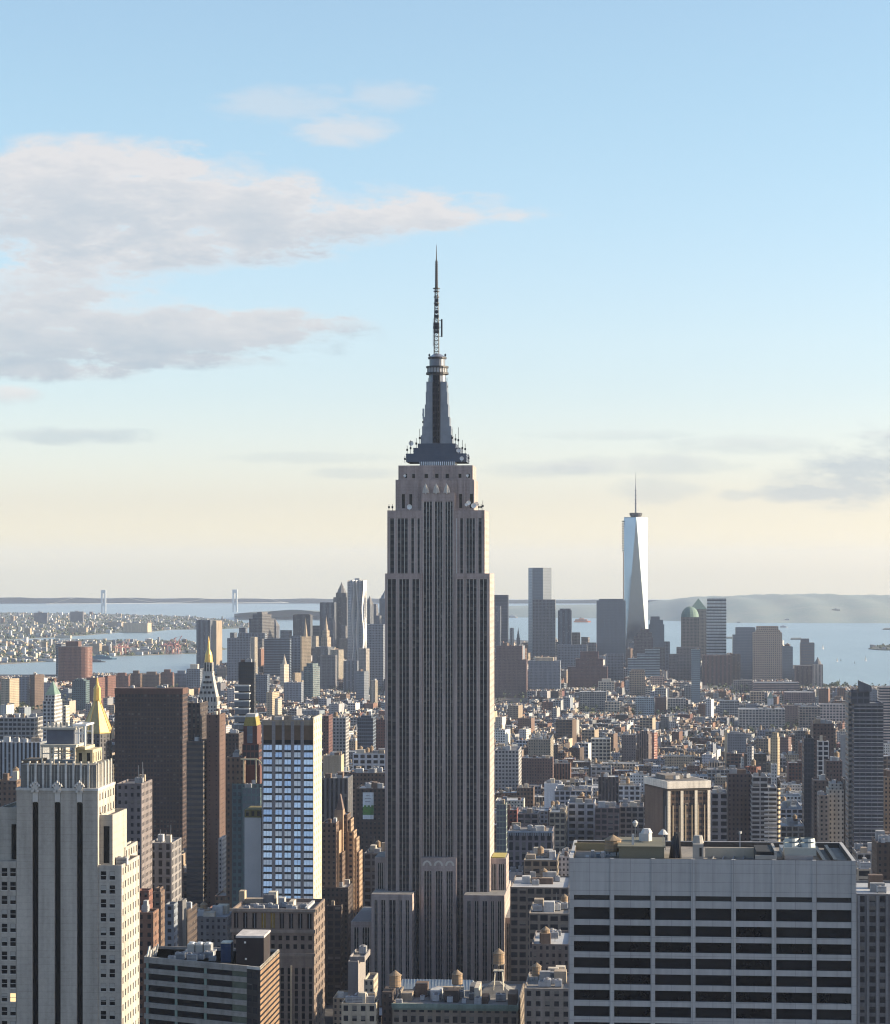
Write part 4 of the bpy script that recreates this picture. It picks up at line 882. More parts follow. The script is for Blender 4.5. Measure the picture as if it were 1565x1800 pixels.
def clock_tower():
    Y = 2150.0
    b = Bd('clock_tower', 'pale stone tower with steep pyramid roof and gilded cupola left of centre', 'tower', Y, 362.5, box=box_of(345, 400, 1120, 1300, Y, 60), short='the gilded-cupola tower')
    z = b.z; k = Y/FOC; w = MB(); hw = 17*k; D = 2*hw; c = (.43, .41, .37); cy_ = hw+4
    def sq(r, zz0, zz1, col, st=None, r2=None):
        p = lambda q: [(-q, cy_-q), (q, cy_-q), (q, cy_+q), (-q, cy_+q)]
        w.poly(p(r), zz0, zz1, col, st, True, p(r2) if r2 else None)
    sq(17*k, 0, z(1240), c, 'punch'); sq(18*k, z(1240), z(1234), c); sq(16.5*k, z(1234), z(1226), c, 'vert')
    sq(15.8*k, z(1226), z(1184), c, None, 8*k); sq(8.6*k, z(1184), z(1181), c); sq(7.6*k, z(1181), z(1165), c, 'vert')
    b.part('shaft', w, FAC)
    for row, n in ((1219, 4), (1210, 3), (1201, 3), (1192, 2)):
        rr = (15.8-7.8*(1226-row)/42)*k
        for i in range(n):
            m = MB(); x = (i-(n-1)/2)*rr*.5; m.cone(x, cy_-rr, z(row)-.4, z(row)+1.6, 1.2, 1.1, 8, (.02, .02, .02)); b.part('dormer', m, FAC)
    m = MB(); m.cone(0, cy_, z(1165), z(1161), 7.6*k, 7.6*k, 12); 
    for i, (ya, yb, ra, rb) in enumerate(((1161, 1152, 7.2, 6.6), (1152, 1146, 6.6, 4.6), (1146, 1142, 4.6, 2.4), (1142, 1133, 2.4, 1.9), (1133, 1119, 1.9, .3))): m.cone(0, cy_, z(ya), z(yb), ra*k, rb*k, 12)
    b.part('gilded_cupola', m, GOLD)
clock_tower()
def gold_pyramid():
    Y = 1950.0
    b = Bd('office_tower', 'stone tower with a tall golden pyramid roof behind the black-striped grey tower', 'tower', Y, 164, box=box_of(146, 215, 1192, 1345, Y, 60), short='the gold pyramid tower')
    z, x = b.z, b.x; k = Y/FOC; cy_ = 26*k+2; c = (.40, .36, .28); w = MB()
    w.box(x(150), x(197), 6, 60, 0, z(1345), c, 'punch'); w.poly([(27*k*math.cos(R_(a)), cy_+27*k*math.sin(R_(a))) for a in range(-112, 248, 45)], z(1345), z(1291), (.13, .13, .14), 'verta')
    w.par(x(199), x(211), 8, 40, 0, z(1298, 8), c, 'verta', .5, 1); w.box(x(191), x(199), 12, 38, 0, z(1330), c, 'verta'); b.part('walls', w, FAC)
    m = MB(); rs = [R_(a) for a in range(-68, 292, 45)]; pl = lambda r: [(r*math.cos(a), cy_+r*math.sin(a)) for a in rs]
    m.poly(pl(29*k), z(1290), z(1288), (0, 0, 0)); m.poly(pl(28.5*k), z(1288), z(1233), (0, 0, 0), pts2=pl(5.5*k)); b.part('pyramid_roof', m, M('gold tile', (.46, .35, .15), .5, .5, .35, .5))
    for a in rs: 
        m = MB(); m.bar((28.7*k*math.cos(a), cy_+28.7*k*math.sin(a), z(1288)), (5.6*k*math.cos(a), cy_+5.6*k*math.sin(a), z(1233)), .35); b.part('roof_rib', m, GOLD)
    m = MB(); m.cone(0, cy_, z(1233), z(1229), 7.5*k, 7.5*k, 8); m.cone(0, cy_, z(1229), z(1212), 7*k, 6.4*k, 8); m.cone(0, cy_, z(1212), z(1205), 7*k, 3*k, 8); m.cone(0, cy_, z(1205), z(1193), 2.6*k, 1.4*k, 8, cap=True); b.part('gold_lantern', m, GOLD)
    for px in (196, 205, 152):
        m = MB(); xx = x(px, 8); m.cone(xx, 12, z(1300), z(1289), 4*k, 3.6*k, 8, c); m.cone(xx, 12, z(1289), z(1276), 3.6*k, 0, 8, (.42, .36, .24)); b.part('turret', m, FAC)
gold_pyramid()
def facet_tower():                    # tapering glass tower of eight triangles
    Y = 6200.0
    b = Bd('skyscraper', 'tapering mirror glass skyscraper with one blazing white facet and thin spire', 'skyscraper', Y, 1118, box=box_of(1088, 1142, 830, 1130, Y, 70), short='the mirror glass spire')
    z = b.z; zt = z(909); zb = 35.0; A = [(43*math.cos(R_(-43+90*i)), 44+43*math.sin(R_(-43+90*i))) for i in range(4)]; Bp = [(31*math.cos(R_(2+90*i)), 44+31*math.sin(R_(2+90*i))) for i in range(4)]
    m = MB()
    for i in range(4):
        j = (i+1) % 4
        for f in ([(*A[i], zb), (*A[j], zb), (*Bp[i], zt)], [(*A[j], zb), (*Bp[j], zt), (*Bp[i], zt)]):
            q = MB(); q.face(f); b.part('facet', q, M('mirror facade', (.22, .265, .33), .12, .8, .2, .02))
    m.poly(A, 0, zb, (.3, .33, .36), 'vert', cap=False); b.part('base', m, FAC)
    m = MB(); m.poly(Bp, zt, zt+1, (.3, .3, .3)); m.cone(0, 44, zt+1, zt+5, 14, 14, 16); m.cone(0, 44, zt+5, zt+12, 16, 17, 16); b.part('mast_platform', m, DARKM)
    m = MB(); m.cone(0, 44, zt+12, z(880), 2.6, 2.2, 8, cap=True); m.cone(0, 44, z(880), z(852), 2.0, 1.3, 8); m.cone(0, 44, z(852), z(829), 1.0, .4, 8)
    for q in (885, 878, 870, 862): m.cone(0, 44, z(q), z(q-1.2), 3.2, 3.2, 8)
    b.part('spire', m, GREYM)
    for k in range(13):
        m = MB(); zz = z(916+k*4.3); m.box(Bp[2][0]-5.5, Bp[2][0]+1.5, 40, 47, zz-1.6, zz+1.6); b.part('hoist', m, DARKM)
    m = MB(); m.box(Bp[2][0]-2.6, Bp[2][0]-.6, 42, 45, z(1060), z(970)); b.part('hoist_mast', m, M('rust paint', (.3, .16, .1)))
facet_tower()
def wave_tower():
    Y = 5650.0
    b = Bd('apartment_tower', 'silvery rippled steel tower, tallest on the left skyline, with sunlit folds', 'tower', Y, 627, box=box_of(609, 646, 1019, 1160, Y, 50), short='the rippled silver tower')
    k = Y/FOC; w = MB(); zt = b.z(1020); lo = b.z(1102); st = (2.4, 3.4, .35, .5, .2); n = 13
    prof = lambda s, zz: (-16*k+32*k*s, 3.2*math.sin(s*9.5+zz*.018)+2.2*math.sin(s*17-zz*.03))
    NZ = 22
    for iz in range(NZ):
        z0, z1 = zt*iz/NZ, zt*(iz+1)/NZ
        for i in range(n):
            a0, a1 = prof(i/n, z0), prof((i+1)/n, z0); c0, c1 = prof(i/n, z1), prof((i+1)/n, z1)
            w.face([(*a0, z0), (*a1, z0), (*c1, z1), (*c0, z1)], (.36, .37, .38), [(i, iz*3), (i+1, iz*3), (i+1, iz*3+3), (i, iz*3+3)], (.4, .5, .3, .1))
    w.box(-16*k, 16*k, 5, 30, 0, zt-.5, (.30, .31, .32), 'punch'); b.part('walls', w, FAC)
    m = MB(); m.poly([(-16*k, 4), (16*k, 4), (16*k, 29), (-16*k, 29)], zt-.4, zt+.5, (.3, .3, .3)); m.box(-6, 6, 12, 22, zt+.5, zt+5, (.4, .4, .4)); b.part('roof', m, FAC)
    for s_ in (.36, .60, .93):                                        # deep folds that catch the low sun
        m = MB()
        for iz in range(NZ):
            z0, z1 = zt*iz/NZ, zt*(iz+1)/NZ; f = lambda zz: -16*k+32*k*s_+2.0*math.sin(zz*.05+s_*9)
            m.face([(f(z0)-3, -7, z0), (f(z0)+3.4, 4, z0), (f(z1)+3.4, 4, z1), (f(z1)-3, -7, z1)]); m.face([(f(z0)-6, 4, z0), (f(z0)-3, -7, z0), (f(z1)-3, -7, z1), (f(z1)-6, 4, z1)])
        b.part('fold', m, M('brushed steel', (.62, .62, .60), .42, .5))
wave_tower()

# ---------------------------------------------------------------- the other buildings one can tell apart, each with its place
def T(px0, px1, py, vb, Y, col, st, label, pl=None, dep=None, rot=0.0, tiers=(), top=None, name='office_building', cat='building', side=None, short=None, clut=None, ext=None):
    """front face px0..px1, roof at py, seen down to vb; pl = where its sunlit side ends; tiers = further masses px0, px1, py"""
    k = Y/FOC; c = PAL[col] if isinstance(col, str) else col; q_ = .9+.2*rnd(); c = tuple(v*q_ for v in c)
    if dep is None:
        if pl is None: dep = 26
        elif rot: dep = (pl-px1)*k/abs(math.sin(R_(-rot)+math.atan((px1-CX)/FOC)-YAW*0))
        else: n = abs(pl-px1); dep = min(90, n*Y/max(60, abs(1130-px1)-n))
    wd = (px1-px0)*k/math.cos(R_(rot))
    box = box_of(px0, pl or px1, py, vb, Y, dep if not rot else dep+wd*.4)
    b = Bd(name, label, cat, Y, (px0+px1)/2, rot, None, short, box)
    x = lambda p: (p-(px0+px1)/2)*k/math.cos(R_(rot)); w = MB(); zt = b.z(py)
    ms = [(px0, px1, py, 0, dep)]+[(a, e, q, dep*.12*(i+1), dep*(1-.22*(i+1))) for i, (a, e, q) in enumerate(tiers)]
    z0 = 0; rf = []
    for i, (a, e, q, dy, d) in enumerate(ms):
        z1 = b.z(q); sd = None if i == 0 and side is None else side
        w.par(x(a), x(e), dy, dy+d, z0 if i else 0, z1, c, st, .4+.0001*Y, .9, side=side)
        rf.append((x(a), x(e), dy, d, z1)); z0 = z1-.9
    b.part('walls', w, FAC)
    for i, (xa, xb, dy, d, z1) in enumerate(rf):
        t = .4+.0001*Y; deck(b, xa+t, xb-t, dy+t, dy+d-t, z1-.9+.004*i, random.choice(ROOFS))
    xa, xb, dy, d, z1 = rf[-1]
    if top:
        kind, q = top[0], top[1]; tc_ = PAL[top[2]] if len(top) > 2 else c; zz = b.z(q); m = MB(); h = zz-z1
        if kind == 'pyr': m.pyr(xa, xb, dy, dy+d, z1+.01, zz, tc_); b.part('pyramid_roof', m, FAC)
        elif kind == 'hip': m.pyr(xa, xb, dy, dy+d, z1+.01, zz, tc_, .55, .4); b.part('hipped_roof', m, FAC)
        elif kind == 'spire':
            cx, cy_ = (xa+xb)/2, dy+d/2; r = min(xb-xa, d)/2
            m.cone(cx, cy_, z1, z1+h*.4, r*.9, r*.62, 8, tc_); m.cone(cx, cy_, z1+h*.4, z1+h*.62, r*.5, r*.4, 8, tc_); m.cone(cx, cy_, z1+h*.62, zz, r*.32, .2, 8, tc_); b.part('spire', m, FAC)
        elif kind == 'dome':
            cx, cy_ = (xa+xb)/2, dy+d/2; r = (xb-xa)/2
            for i in range(6): a0, a1 = math.pi/2*i/6, math.pi/2*(i+1)/6; m.cone(cx, cy_, z1+h*math.sin(a0), z1+h*math.sin(a1), r*math.cos(a0), max(r*math.cos(a1), .05), 16, tc_)
            b.part('dome', m, FAC)
        elif kind == 'box':
            m.box(xa+(xb-xa)*.22, xb-(xb-xa)*.22, dy+d*.2, dy+d*.8, z1-.89, zz, tc_); b.part('bulkhead', m, FAC)
    n = clut if clut is not None else (min(12, 2+int((xb-xa)*d/85)) if Y < 3300 else (2 if Y < 4700 else 0))
    if n and not (top and top[0] != 'box') and xb-xa > 6 and d > 6: clutter(b, xa+.6, xb-.6, dy+.6, dy+d-.6, z1-.9, n, .95)
    if ext: ext(b, x)
    return b
TW = dict(name='office_tower', cat='tower'); AP = dict(name='apartment_tower', cat='apartment tower'); BR = dict(name='brick_building')
LO = dict(name='loft_building'); AB = dict(name='apartment_block', cat='apartment block')
# skyline, left of the tall tower
T(345, 370, 1090, 1176, 5600, 'slate', 'vert', 'twin-slab grey tower with a cream lit edge, far left of the skyline', pl=374, **TW, short='the twin-slab grey tower')
T(371, 381, 1091, 1170, 5720, 'tan', 'blank', 'narrow cream slab standing against the right edge of the twin-slab tower', pl=387, rot=-25, **TW)
T(399, 440, 1122, 1200, 5350, 'slate', 'grid', 'wide blue-grey block right of the twin-slab tower, lower than it', tiers=[(418, 466, 1113)], dep=40)
T(437, 462, 1088, 1125, 5900, 'dkgrey', 'grid', 'dark square-shouldered tower with a round cap, left of the rippled silver tower', pl=474, rot=-20, tiers=[(441, 459, 1080)], top=('box', 1076), **TW, short='the dark capped tower')
T(440, 448, 1120, 1160, 5250, 'cream', 'vert', 'thin cream sunlit stair tower before the wide blue-grey block', pl=451, rot=-20, **TW)
T(464, 510, 1123, 1190, 5450, 'blue', 'ribbon', 'long dark blue slab with pale roof edge left of the cream spired tower', dep=30)
T(515, 546, 1081, 1120, 6000, 'dkgrey', 'vert', 'dark flat-topped tower behind the cream spired tower', dep=40, tiers=[(517, 543, 1080)], **TW)
T(511, 528, 1118, 1200, 5560, 'slate', 'grid', 'grey stone flank against the left of the cream spired tower', dep=22)
T(527, 531, 1119, 1182, 5480, 'sand', 'punch', 'cream sunlit tower under a tall slender spire, left of the rippled silver tower', pl=546, rot=-62, top=('spire', 1086), **TW, short='the cream spired tower')
T(562, 588, 1059, 1140, 6050, 'slate', 'vert', 'flat blue-grey tower joined to the left of the dark pinnacled tower', dep=40, **TW)
T(586, 610, 1050, 1140, 6100, 'dkgrey', 'vert', 'dark stepped tower ending in a small pinnacle, left of the rippled silver tower', dep=40, tiers=[(590, 608, 1042)], top=('spire', 1023), **TW, short='the dark pinnacled tower')
T(548, 578, 1140, 1215, 5500, 'slate', 'vert', 'grey-green roofed court building with tall piers below the dark pinnacled tower', pl=586, rot=-25, tiers=[(552, 576, 1137)], name='court_building')
T(564, 576, 1120, 1150, 5580, 'tan', 'punch', 'stepped stone tower with a thin golden spire below the dark pinnacled tower', pl=581, rot=-30, tiers=[(566, 574, 1108)], top=('spire', 1083), **TW)
T(580, 596, 1142, 1195, 5400, 'cream', 'vert', 'cream piered block just left of the foot of the rippled silver tower', pl=603, rot=-30)
T(643, 651, 1062, 1100, 5950, 'slate', 'vert', 'tower with a slanted peak just right of the rippled silver tower', pl=656, rot=-30, top=('pyr', 1047, 'dkgrey'), **TW)
T(667, 684, 1052, 1120, 6300, 'slate', 'vert', 'dark tower peeping out left of the tall spire tower, thin pinnacle on top', top=('spire', 1038), **TW)
T(645, 674, 1098, 1225, 5300, 'slate', 'grid', 'blue-grey office block filling the gap between rippled silver tower and tall spire tower', dep=40)
T(533, 551, 1172, 1228, 4700, 'teal', 'grid', 'blue-green apartment block with a rounded roof house, below the cream spired tower', pl=560, rot=-28, tiers=[(537, 549, 1166)], **AP)
T(492, 500, 1168, 1190, 5000, 'cream', 'punch', 'small cream church tower with a tilted spire between dark blue slab and blue-green block', pl=506, rot=-30, top=('spire', 1150), name='church_tower', cat='church tower')
T(513, 519, 1183, 1212, 4800, 'sand', 'vert', 'sand coloured twin-stack block left of the blue-green apartment block', pl=527, rot=-30, **AB)
T(468, 479, 1217, 1260, 4100, 'sand', 'punch', 'cream slab apartment house, left one of a pair above the blue-windowed tower', pl=483, rot=-10, **AB)
T(483, 489, 1228, 1260, 4050, 'cream', 'punch', 'cream slab apartment house, right and lower one of a pair above the blue-windowed tower', pl=494, rot=-30, **AB)
T(478, 482, 1211, 1240, 4150, 'sand', 'blank', 'thin cream chimney-like stack between the pair of cream slabs', pl=484, rot=-30, name='chimney', cat='chimney')
T(625, 641, 1180, 1215, 4600, 'slate', 'punch', 'grey block with one curved sunlit corner at the foot of the rippled silver tower', pl=648, rot=-35)
T(650, 660, 1196, 1216, 4400, 'cream', 'vert', 'small cream framed block left of the tall spire tower, open white grid on its side', pl=664, rot=-35)
T(563, 590, 1152, 1215, 5150, 'dkgrey', 'punch', 'dark office block between blue-green apartment block and piered cream block', dep=30)
T(604, 628, 1162, 1220, 5050, 'slate', 'vert', 'slate block with a pale ledge at the foot of the rippled silver tower', dep=30)
T(440, 470, 1186, 1240, 4550, 'blue', 'grid', 'dark blue block right of the white-banded black tower', dep=30)
T(499, 530, 1200, 1235, 4450, 'slate', 'punch', 'low slate block left of the blue-green apartment block', dep=30)
T(478, 500, 1146, 1190, 5700, 'slate', 'grid', 'pale slate block behind the long dark blue slab', dep=30)
T(596, 611, 1122, 1160, 5950, (.30, .27, .23), 'vert', 'buff tower squeezed between dark pinnacled tower and rippled silver tower', pl=614, rot=-30, **TW)
T(547, 563, 1100, 1140, 6150, (.10, .11, .13), 'dark', 'plain dark slab left of the flat blue-grey tower on the left skyline', dep=30, **TW)
T(655, 668, 1082, 1120, 6100, 'slate', 'vert', 'slate tower right of the slanted-peak tower', pl=671, rot=-30, **TW)
T(1004, 1020, 1112, 1140, 6050, (.22, .20, .19), 'grid', 'small buff tower right of the dark ribbed finned tower', dep=25, **TW)
T(1030, 1048, 1130, 1160, 5900, (.13, .13, .14), 'grid', 'dark block left of the broad blue glass slab at the water', dep=30)
T(1176, 1192, 1150, 1195, 5800, (.12, .11, .11), 'grid', 'dark narrow block between water gap and green domed tower', dep=30)
T(1066, 1096, 1150, 1200, 5600, (.14, .15, .17), 'grid', 'slate office block below the broad blue glass slab', dep=30)
T(1290, 1322, 1196, 1222, 5300, (.30, .24, .20), 'loft', 'pinkish loft block below the chamfered grey tower', dep=30, **LO)
T(404, 412, 1112, 1150, 5800, 'slate', 'vert', 'slim slate tower behind the left end of the wide blue-grey block', pl=415, rot=-25, **TW)
T(420, 432, 1104, 1125, 6200, (.13, .14, .17), 'grid', 'dim blue tower left of the dark capped tower', dep=30, **TW)
T(476, 486, 1100, 1125, 6250, (.15, .16, .19), 'vert', 'pointed blue-grey tower above the long dark blue slab', pl=490, rot=-25, top=('pyr', 1088, 'dkgrey'), **TW)
T(492, 508, 1108, 1125, 6150, (.17, .17, .18), 'grid', 'flat grey tower above the right of the long dark blue slab', pl=512, rot=-25, **TW)
T(548, 556, 1118, 1142, 5900, (.34, .30, .24), 'punch', 'thin buff tower right of the cream spired tower', pl=560, rot=-35, **TW)
T(577, 586, 1092, 1140, 5950, (.16, .17, .20), 'vert', 'narrow grey tower in front of the flat blue-grey tower', pl=590, rot=-25, tiers=[(578, 585, 1086)], **TW)
T(599, 608, 1100, 1125, 6000, (.20, .20, .21), 'vert', 'grey slip of a tower left of the rippled silver tower', pl=611, rot=-30, **TW)
T(655, 662, 1068, 1100, 6250, (.20, .20, .22), 'vert', 'slim stepped grey tower behind the slate tower', pl=665, rot=-30, tiers=[(656, 661, 1062)], **TW)
T(630, 644, 1140, 1185, 5250, (.24, .22, .20), 'punch', 'buff grey block at the right foot of the rippled silver tower', pl=649, rot=-30)
T(520, 532, 1196, 1216, 4900, (.40, .34, .25), 'punch', 'small cream block under the sand coloured twin-stack block', pl=537, rot=-30, **AB)
T(1022, 1034, 1120, 1150, 6100, (.20, .18, .17), 'grid', 'brown-grey tower left of the broad blue glass slab', pl=1037, rot=-25, **TW)
T(1168, 1178, 1128, 1175, 6050, (.12, .13, .15), 'grid', 'narrow dark tower left of the water gap by the rounded-top tower', dep=24, **TW)
# left middle distance
def round_tower():
    Y = 5100.0
    b = Bd('apartment_tower', 'round-cornered red brown apartment tower standing before the river', 'apartment tower', Y, 127, box=box_of(97, 158, 1128, 1200, Y, 60), short='the round brown riverside tower')
    k = Y/FOC; w = MB(); c = (.17, .085, .065); P = []
    for i in range(20):
        a = 2*math.pi*i/20; q = lambda v: math.copysign(abs(v)**.55, v); P.append((29.5*k*q(math.cos(a)), 28+26*q(math.sin(a))))
    w.poly(P, 0, b.z(1138), c, 'punch'); w.box(-15*k, 8*k, 15, 45, b.z(1138)+.01, b.z(1128), (.12, .07, .06)); b.part('walls', w, FAC)
    m = MB(); m.poly(P, b.z(1138)+.02, b.z(1137), (.15, .13, .12)); b.part('roof', m, FAC)
round_tower()
T(150, 172, 1191, 1225, 4300, 'redbrick', 'punch', 'red brown housing slab right of the round brown riverside tower', pl=180, rot=-30, **AB)
T(182, 190, 1188, 1222, 4350, 'redbrick', 'punch', 'narrow red brown housing slab behind the gold pyramid lantern', pl=198, rot=-30, **AB)
T(126, 151, 1197, 1232, 4150, 'teal', 'grid', 'dark teal block below the round brown riverside tower', tiers=[(130, 146, 1194)], dep=30)
for i, (a, e, q, lab) in enumerate(((200, 226, 1188, 'brown riverside housing slab, first of a row above the dark brown slab'), (229, 247, 1184, 'second brown riverside housing slab of the row above the dark brown slab'), (250, 280, 1186, 'wide brown riverside slab in the middle of the row above the dark brown slab'),
        (283, 303, 1182, 'brown riverside slab with a sunlit orange side, right part of the row'), (306, 330, 1184, 'greyer riverside slab at the right end of the row, next to the twin-slab tower'))):
    T(a, e, q, 1212, 5150+i*30, ('redbrick', 'brown', 'brown', 'redbrick', 'slate')[i], 'punch', lab, dep=18, top=('box', q-5), **AB)
T(328, 352, 1176, 1210, 4900, 'slate', 'grid', 'grey block with a white vent on its roof under the twin-slab tower', dep=28, top=('box', 1168, 'cream'))
T(0, 18, 1193, 1218, 4300, 'sand', 'punch', 'cream apartment block at the far left edge above the park trees', pl=23, rot=-20, **AB)
T(20, 48, 1190, 1226, 4500, 'slate', 'punch', 'grey housing block right of the cream block at the left edge', dep=20, **AB)
T(52, 62, 1186, 1215, 4500, 'brown', 'punch', 'brown housing block with sunlit side at the left, below the harbour', pl=70, rot=-30, **AB)
T(75, 96, 1232, 1300, 2250, 'pale', 'grid', 'slim pale tower with pointed pinnacle and sunlit ledges behind the black-striped grey tower', pl=110, tiers=[(77, 95, 1222)], top=('pyr', 1198, 'green'), **TW, short='the slim pinnacled tower')
T(110, 116, 1241, 1275, 2300, 'cream', 'punch', 'small cream stack right of the slim pinnacled tower', pl=123, name='apartment_block', cat='apartment block')
T(-10, 72, 1305, 1372, 1700, (.40, .42, .44), 'vert', 'pale blue-grey office block with tall window bays at the left edge', dep=30)
T(-10, 62, 1262, 1310, 2300, 'grey', 'loft', 'grey loft block behind the pale blue-grey office block at the left edge', dep=40, **LO)
T(-5, 30, 1372, 1420, 1400, 'brown', 'punch', 'brown rooftop cluster at the left edge beside the black-striped grey tower', dep=30, clut=5)
T(419, 447, 1164, 1258, 2150, 'black', 'dark', 'black glass tower with stacked white-banded boxes on its left side', pl=450, **TW, short='the white-banded black tower',
  ext=lambda b, x: b.part('balcony_box', (lambda m: ([m.box(x(414), x(440), -6, -.01, b.z(1205+i*13.5+9.5), b.z(1205+i*13.5), (.10, .11, .12), 'glass', bottom=True) for i in range(7)], [m.box(x(414)-.4, x(440)+.4, -6.4, -.02, b.z(1205+i*13.5)-.5, b.z(1205+i*13.5)+.6, (.5, .52, .52), bottom=True) for i in range(8)], m)[2])(MB()), FAC))
T(395, 420, 1290, 1335, 1800, 'dkbrown', 'punch', 'dark brown block between gilded-cupola tower and gold-capped tower', dep=24)
T(384, 391, 1474, 1560, 1620, 'grey', 'punch', 'thin grey block under the sunlit flank right of the maroon slab', dep=20)
T(377, 410, 1575, 1640, 1300, 'brown', 'punch', 'brown block below the gold-capped tower, left of the columned brown block', dep=26, **BR)
T(330, 400, 1612, 1690, 1130, 'dkgrey', 'punch', 'dark roof yard with machines behind the banded block at the bottom left', dep=30, clut=8)
T(290, 330, 1600, 1660, 1080, 'dkbrown', 'punch', 'brown tower foot rising left of the dark roof yard', dep=24, **BR)
# brick cluster right of the striped grey tower
T(240, 262, 1566, 1690, 900, 'redbrick', 'punch', 'red brick block with a cream lit side, hard against the black-striped grey tower', pl=269, **BR)
T(240, 270, 1604, 1690, 850, 'brick', 'punch', 'lower red brick block with a sunlit orange wall above the pipes of the banded block', pl=280, **BR)
T(270, 283, 1568, 1640, 980, 'brown', 'punch', 'brown brick slab with a bright lit side, second from the black-striped grey tower', pl=290, tiers=[(272, 281, 1562)], **BR)
T(290, 306, 1590, 1640, 1000, 'slate', 'punch', 'grey slab with a lit side under a round roof tank, behind the banded block', pl=313, **BR)
T(313, 321, 1584, 1650, 1020, 'dkgrey', 'blank', 'narrow dark slab with an orange lit edge left of the banded brown tower', pl=328, **BR)
# between blue tower and tall spire tower
T(620, 678, 1325, 1352, 2050, (.38, .41, .45), 'big', 'pale blue-white loft block with round-headed windows left of the tall spire tower', dep=30, **LO, short='the pale blue loft block')
T(568, 600, 1328, 1360, 2000, 'sand', 'blank', 'low sand coloured roof house above the dark window-frame block', dep=20)
T(564, 612, 1368, 1440, 1700, 'dkgrey', 'vert', 'dark block with pale window frames behind the stepped brick building', dep=30)
T(612, 678, 1359, 1395, 1800, 'brown', 'punch', 'brown hotel block with many small windows left of the tall spire tower', dep=30, **BR)
T(626, 678, 1386, 1505, 1620, 'dkbrown', 'punch', 'dark brown block that carries a big white and green banner', dep=30, **BR, short='the banner block')
T(628, 656, 1262, 1315, 2600, 'blue', 'dark', 'dark blue glass block with a jutting corner left of the tall spire tower', dep=30, tiers=[(634, 652, 1258)])
T(660, 678, 1265, 1320, 2700, 'maroon', 'punch', 'dull red brown slab touching the left side of the tall spire tower', dep=30)
T(568, 578, 1258, 1300, 2500, 'maroon', 'punch', 'dull red block with a sunlit side right of the blue-windowed tower', pl=585)
T(585, 608, 1262, 1300, 2650, 'grey', 'grid', 'grey office block right of the dull red sunlit block', dep=30)
T(640, 678, 1500, 1570, 1480, 'dkgrey', 'loft', 'low dark block with white roof edge at the left foot of the tall spire tower', dep=40, **LO)
# skyline, right of the tall tower
T(868, 893, 1046, 1125, 6100, (.06, .075, .11), 'dark', 'dark blue flat tower rising right beside the tall spire tower', dep=40, **TW, short='the dark blue flat tower')
T(868, 880, 1066, 1140, 5900, 'slate', 'vert', 'slim grey tower in front of the dark blue flat tower', dep=30, **TW)
T(896, 903, 1104, 1130, 6000, 'pale', 'vert', 'small white ribbed tower right of the dark blue flat tower', dep=25, **TW)
T(908, 914, 1122, 1135, 6000, 'dkgrey', 'blank', 'tiny dark church spire between small ribbed tower and two-tone glass tower', top=('spire', 1103), dep=15, name='church_tower', cat='church tower')
T(929, 936, 998, 1140, 6150, (.32, .36, .42), 'mirror', 'pale mirror edge of the two-tone glass tower', dep=40, **TW)
T(936, 955, 998, 1150, 6140, (.14, .16, .19), 'glass', 'tall grey half of the two-tone glass tower, left of the mirror glass spire', pl=970, rot=-20, **TW, short='the two-tone glass tower')
T(937, 976, 1054, 1155, 6000, (.13, .135, .15), 'grid', 'broad grey-brown tower standing before the two-tone glass tower', dep=40, **TW)
T(981, 1005, 1073, 1132, 6000, (.12, .15, .19), 'vert', 'dark ribbed tower with a crown of small fins right of the two-tone glass tower', dep=30, tiers=[(984, 1003, 1070)], **TW)
T(980, 1032, 1134, 1178, 5600, 'slate', 'grid', 'wide blue-grey block below the dark ribbed finned tower', dep=40)
T(1049, 1100, 1056, 1153, 5950, (.10, .12, .15), 'glass', 'broad blue glass slab just left of the mirror glass spire', dep=40, tiers=[(1053, 1096, 1053)], **TW, short='the broad blue glass slab')
T(1115, 1148, 1120, 1150, 5850, (.10, .085, .085), 'grid', 'dark stepped stone tower in front of the foot of the mirror glass spire', dep=35, tiers=[(1120, 1146, 1112), (1126, 1142, 1106)], **TW)
T(1141, 1168, 1098, 1142, 6050, (.08, .10, .12), 'glass', 'dark rounded-top tower hard right of the mirror glass spire', dep=40, tiers=[(1143, 1166, 1090), (1144, 1160, 1084)], **TW)
T(1150, 1170, 1138, 1180, 5900, 'dkgrey', 'grid', 'dark block under the rounded-top tower by the water gap', dep=30)
T(1104, 1160, 1158, 1192, 5500, (.26, .31, .33), 'ribbon', 'pale blue-green glass block stepping up to the right below the mirror glass spire', dep=40, tiers=[(1120, 1160, 1150), (1134, 1160, 1142)])
T(998, 1068, 1172, 1212, 5300, 'maroon', 'punch', 'maroon stepped block like a ziggurat below the broad blue glass slab', dep=45, tiers=[(1012, 1060, 1158), (1020, 1052, 1146)], short='the maroon ziggurat block', **BR)
T(868, 926, 1160, 1240, 5000, (.115, .075, .07), 'punch', 'large red brown office block right of the tall spire tower', dep=40, tiers=[(872, 918, 1136)], side='blank', **BR, short='the large red brown block')
T(929, 985, 1162, 1215, 5150, 'slate', 'punch', 'grey office block with a buff roof house right of the large red brown block', dep=40, top=('box', 1156, 'sand'))
T(1198, 1229, 1085, 1148, 6150, (.21, .18, .15), 'grid', 'tower with a round copper-green dome left of the green pyramid roof', dep=45, top=('dome', 1066, 'green'), **TW, short='the green domed tower')
T(1214, 1243, 1071, 1148, 6250, (.28, .24, .19), 'grid', 'tower with a green pyramid roof beside the striped slab tower', dep=45, top=('pyr', 1052, 'green'), **TW, short='the green pyramid-roofed tower')
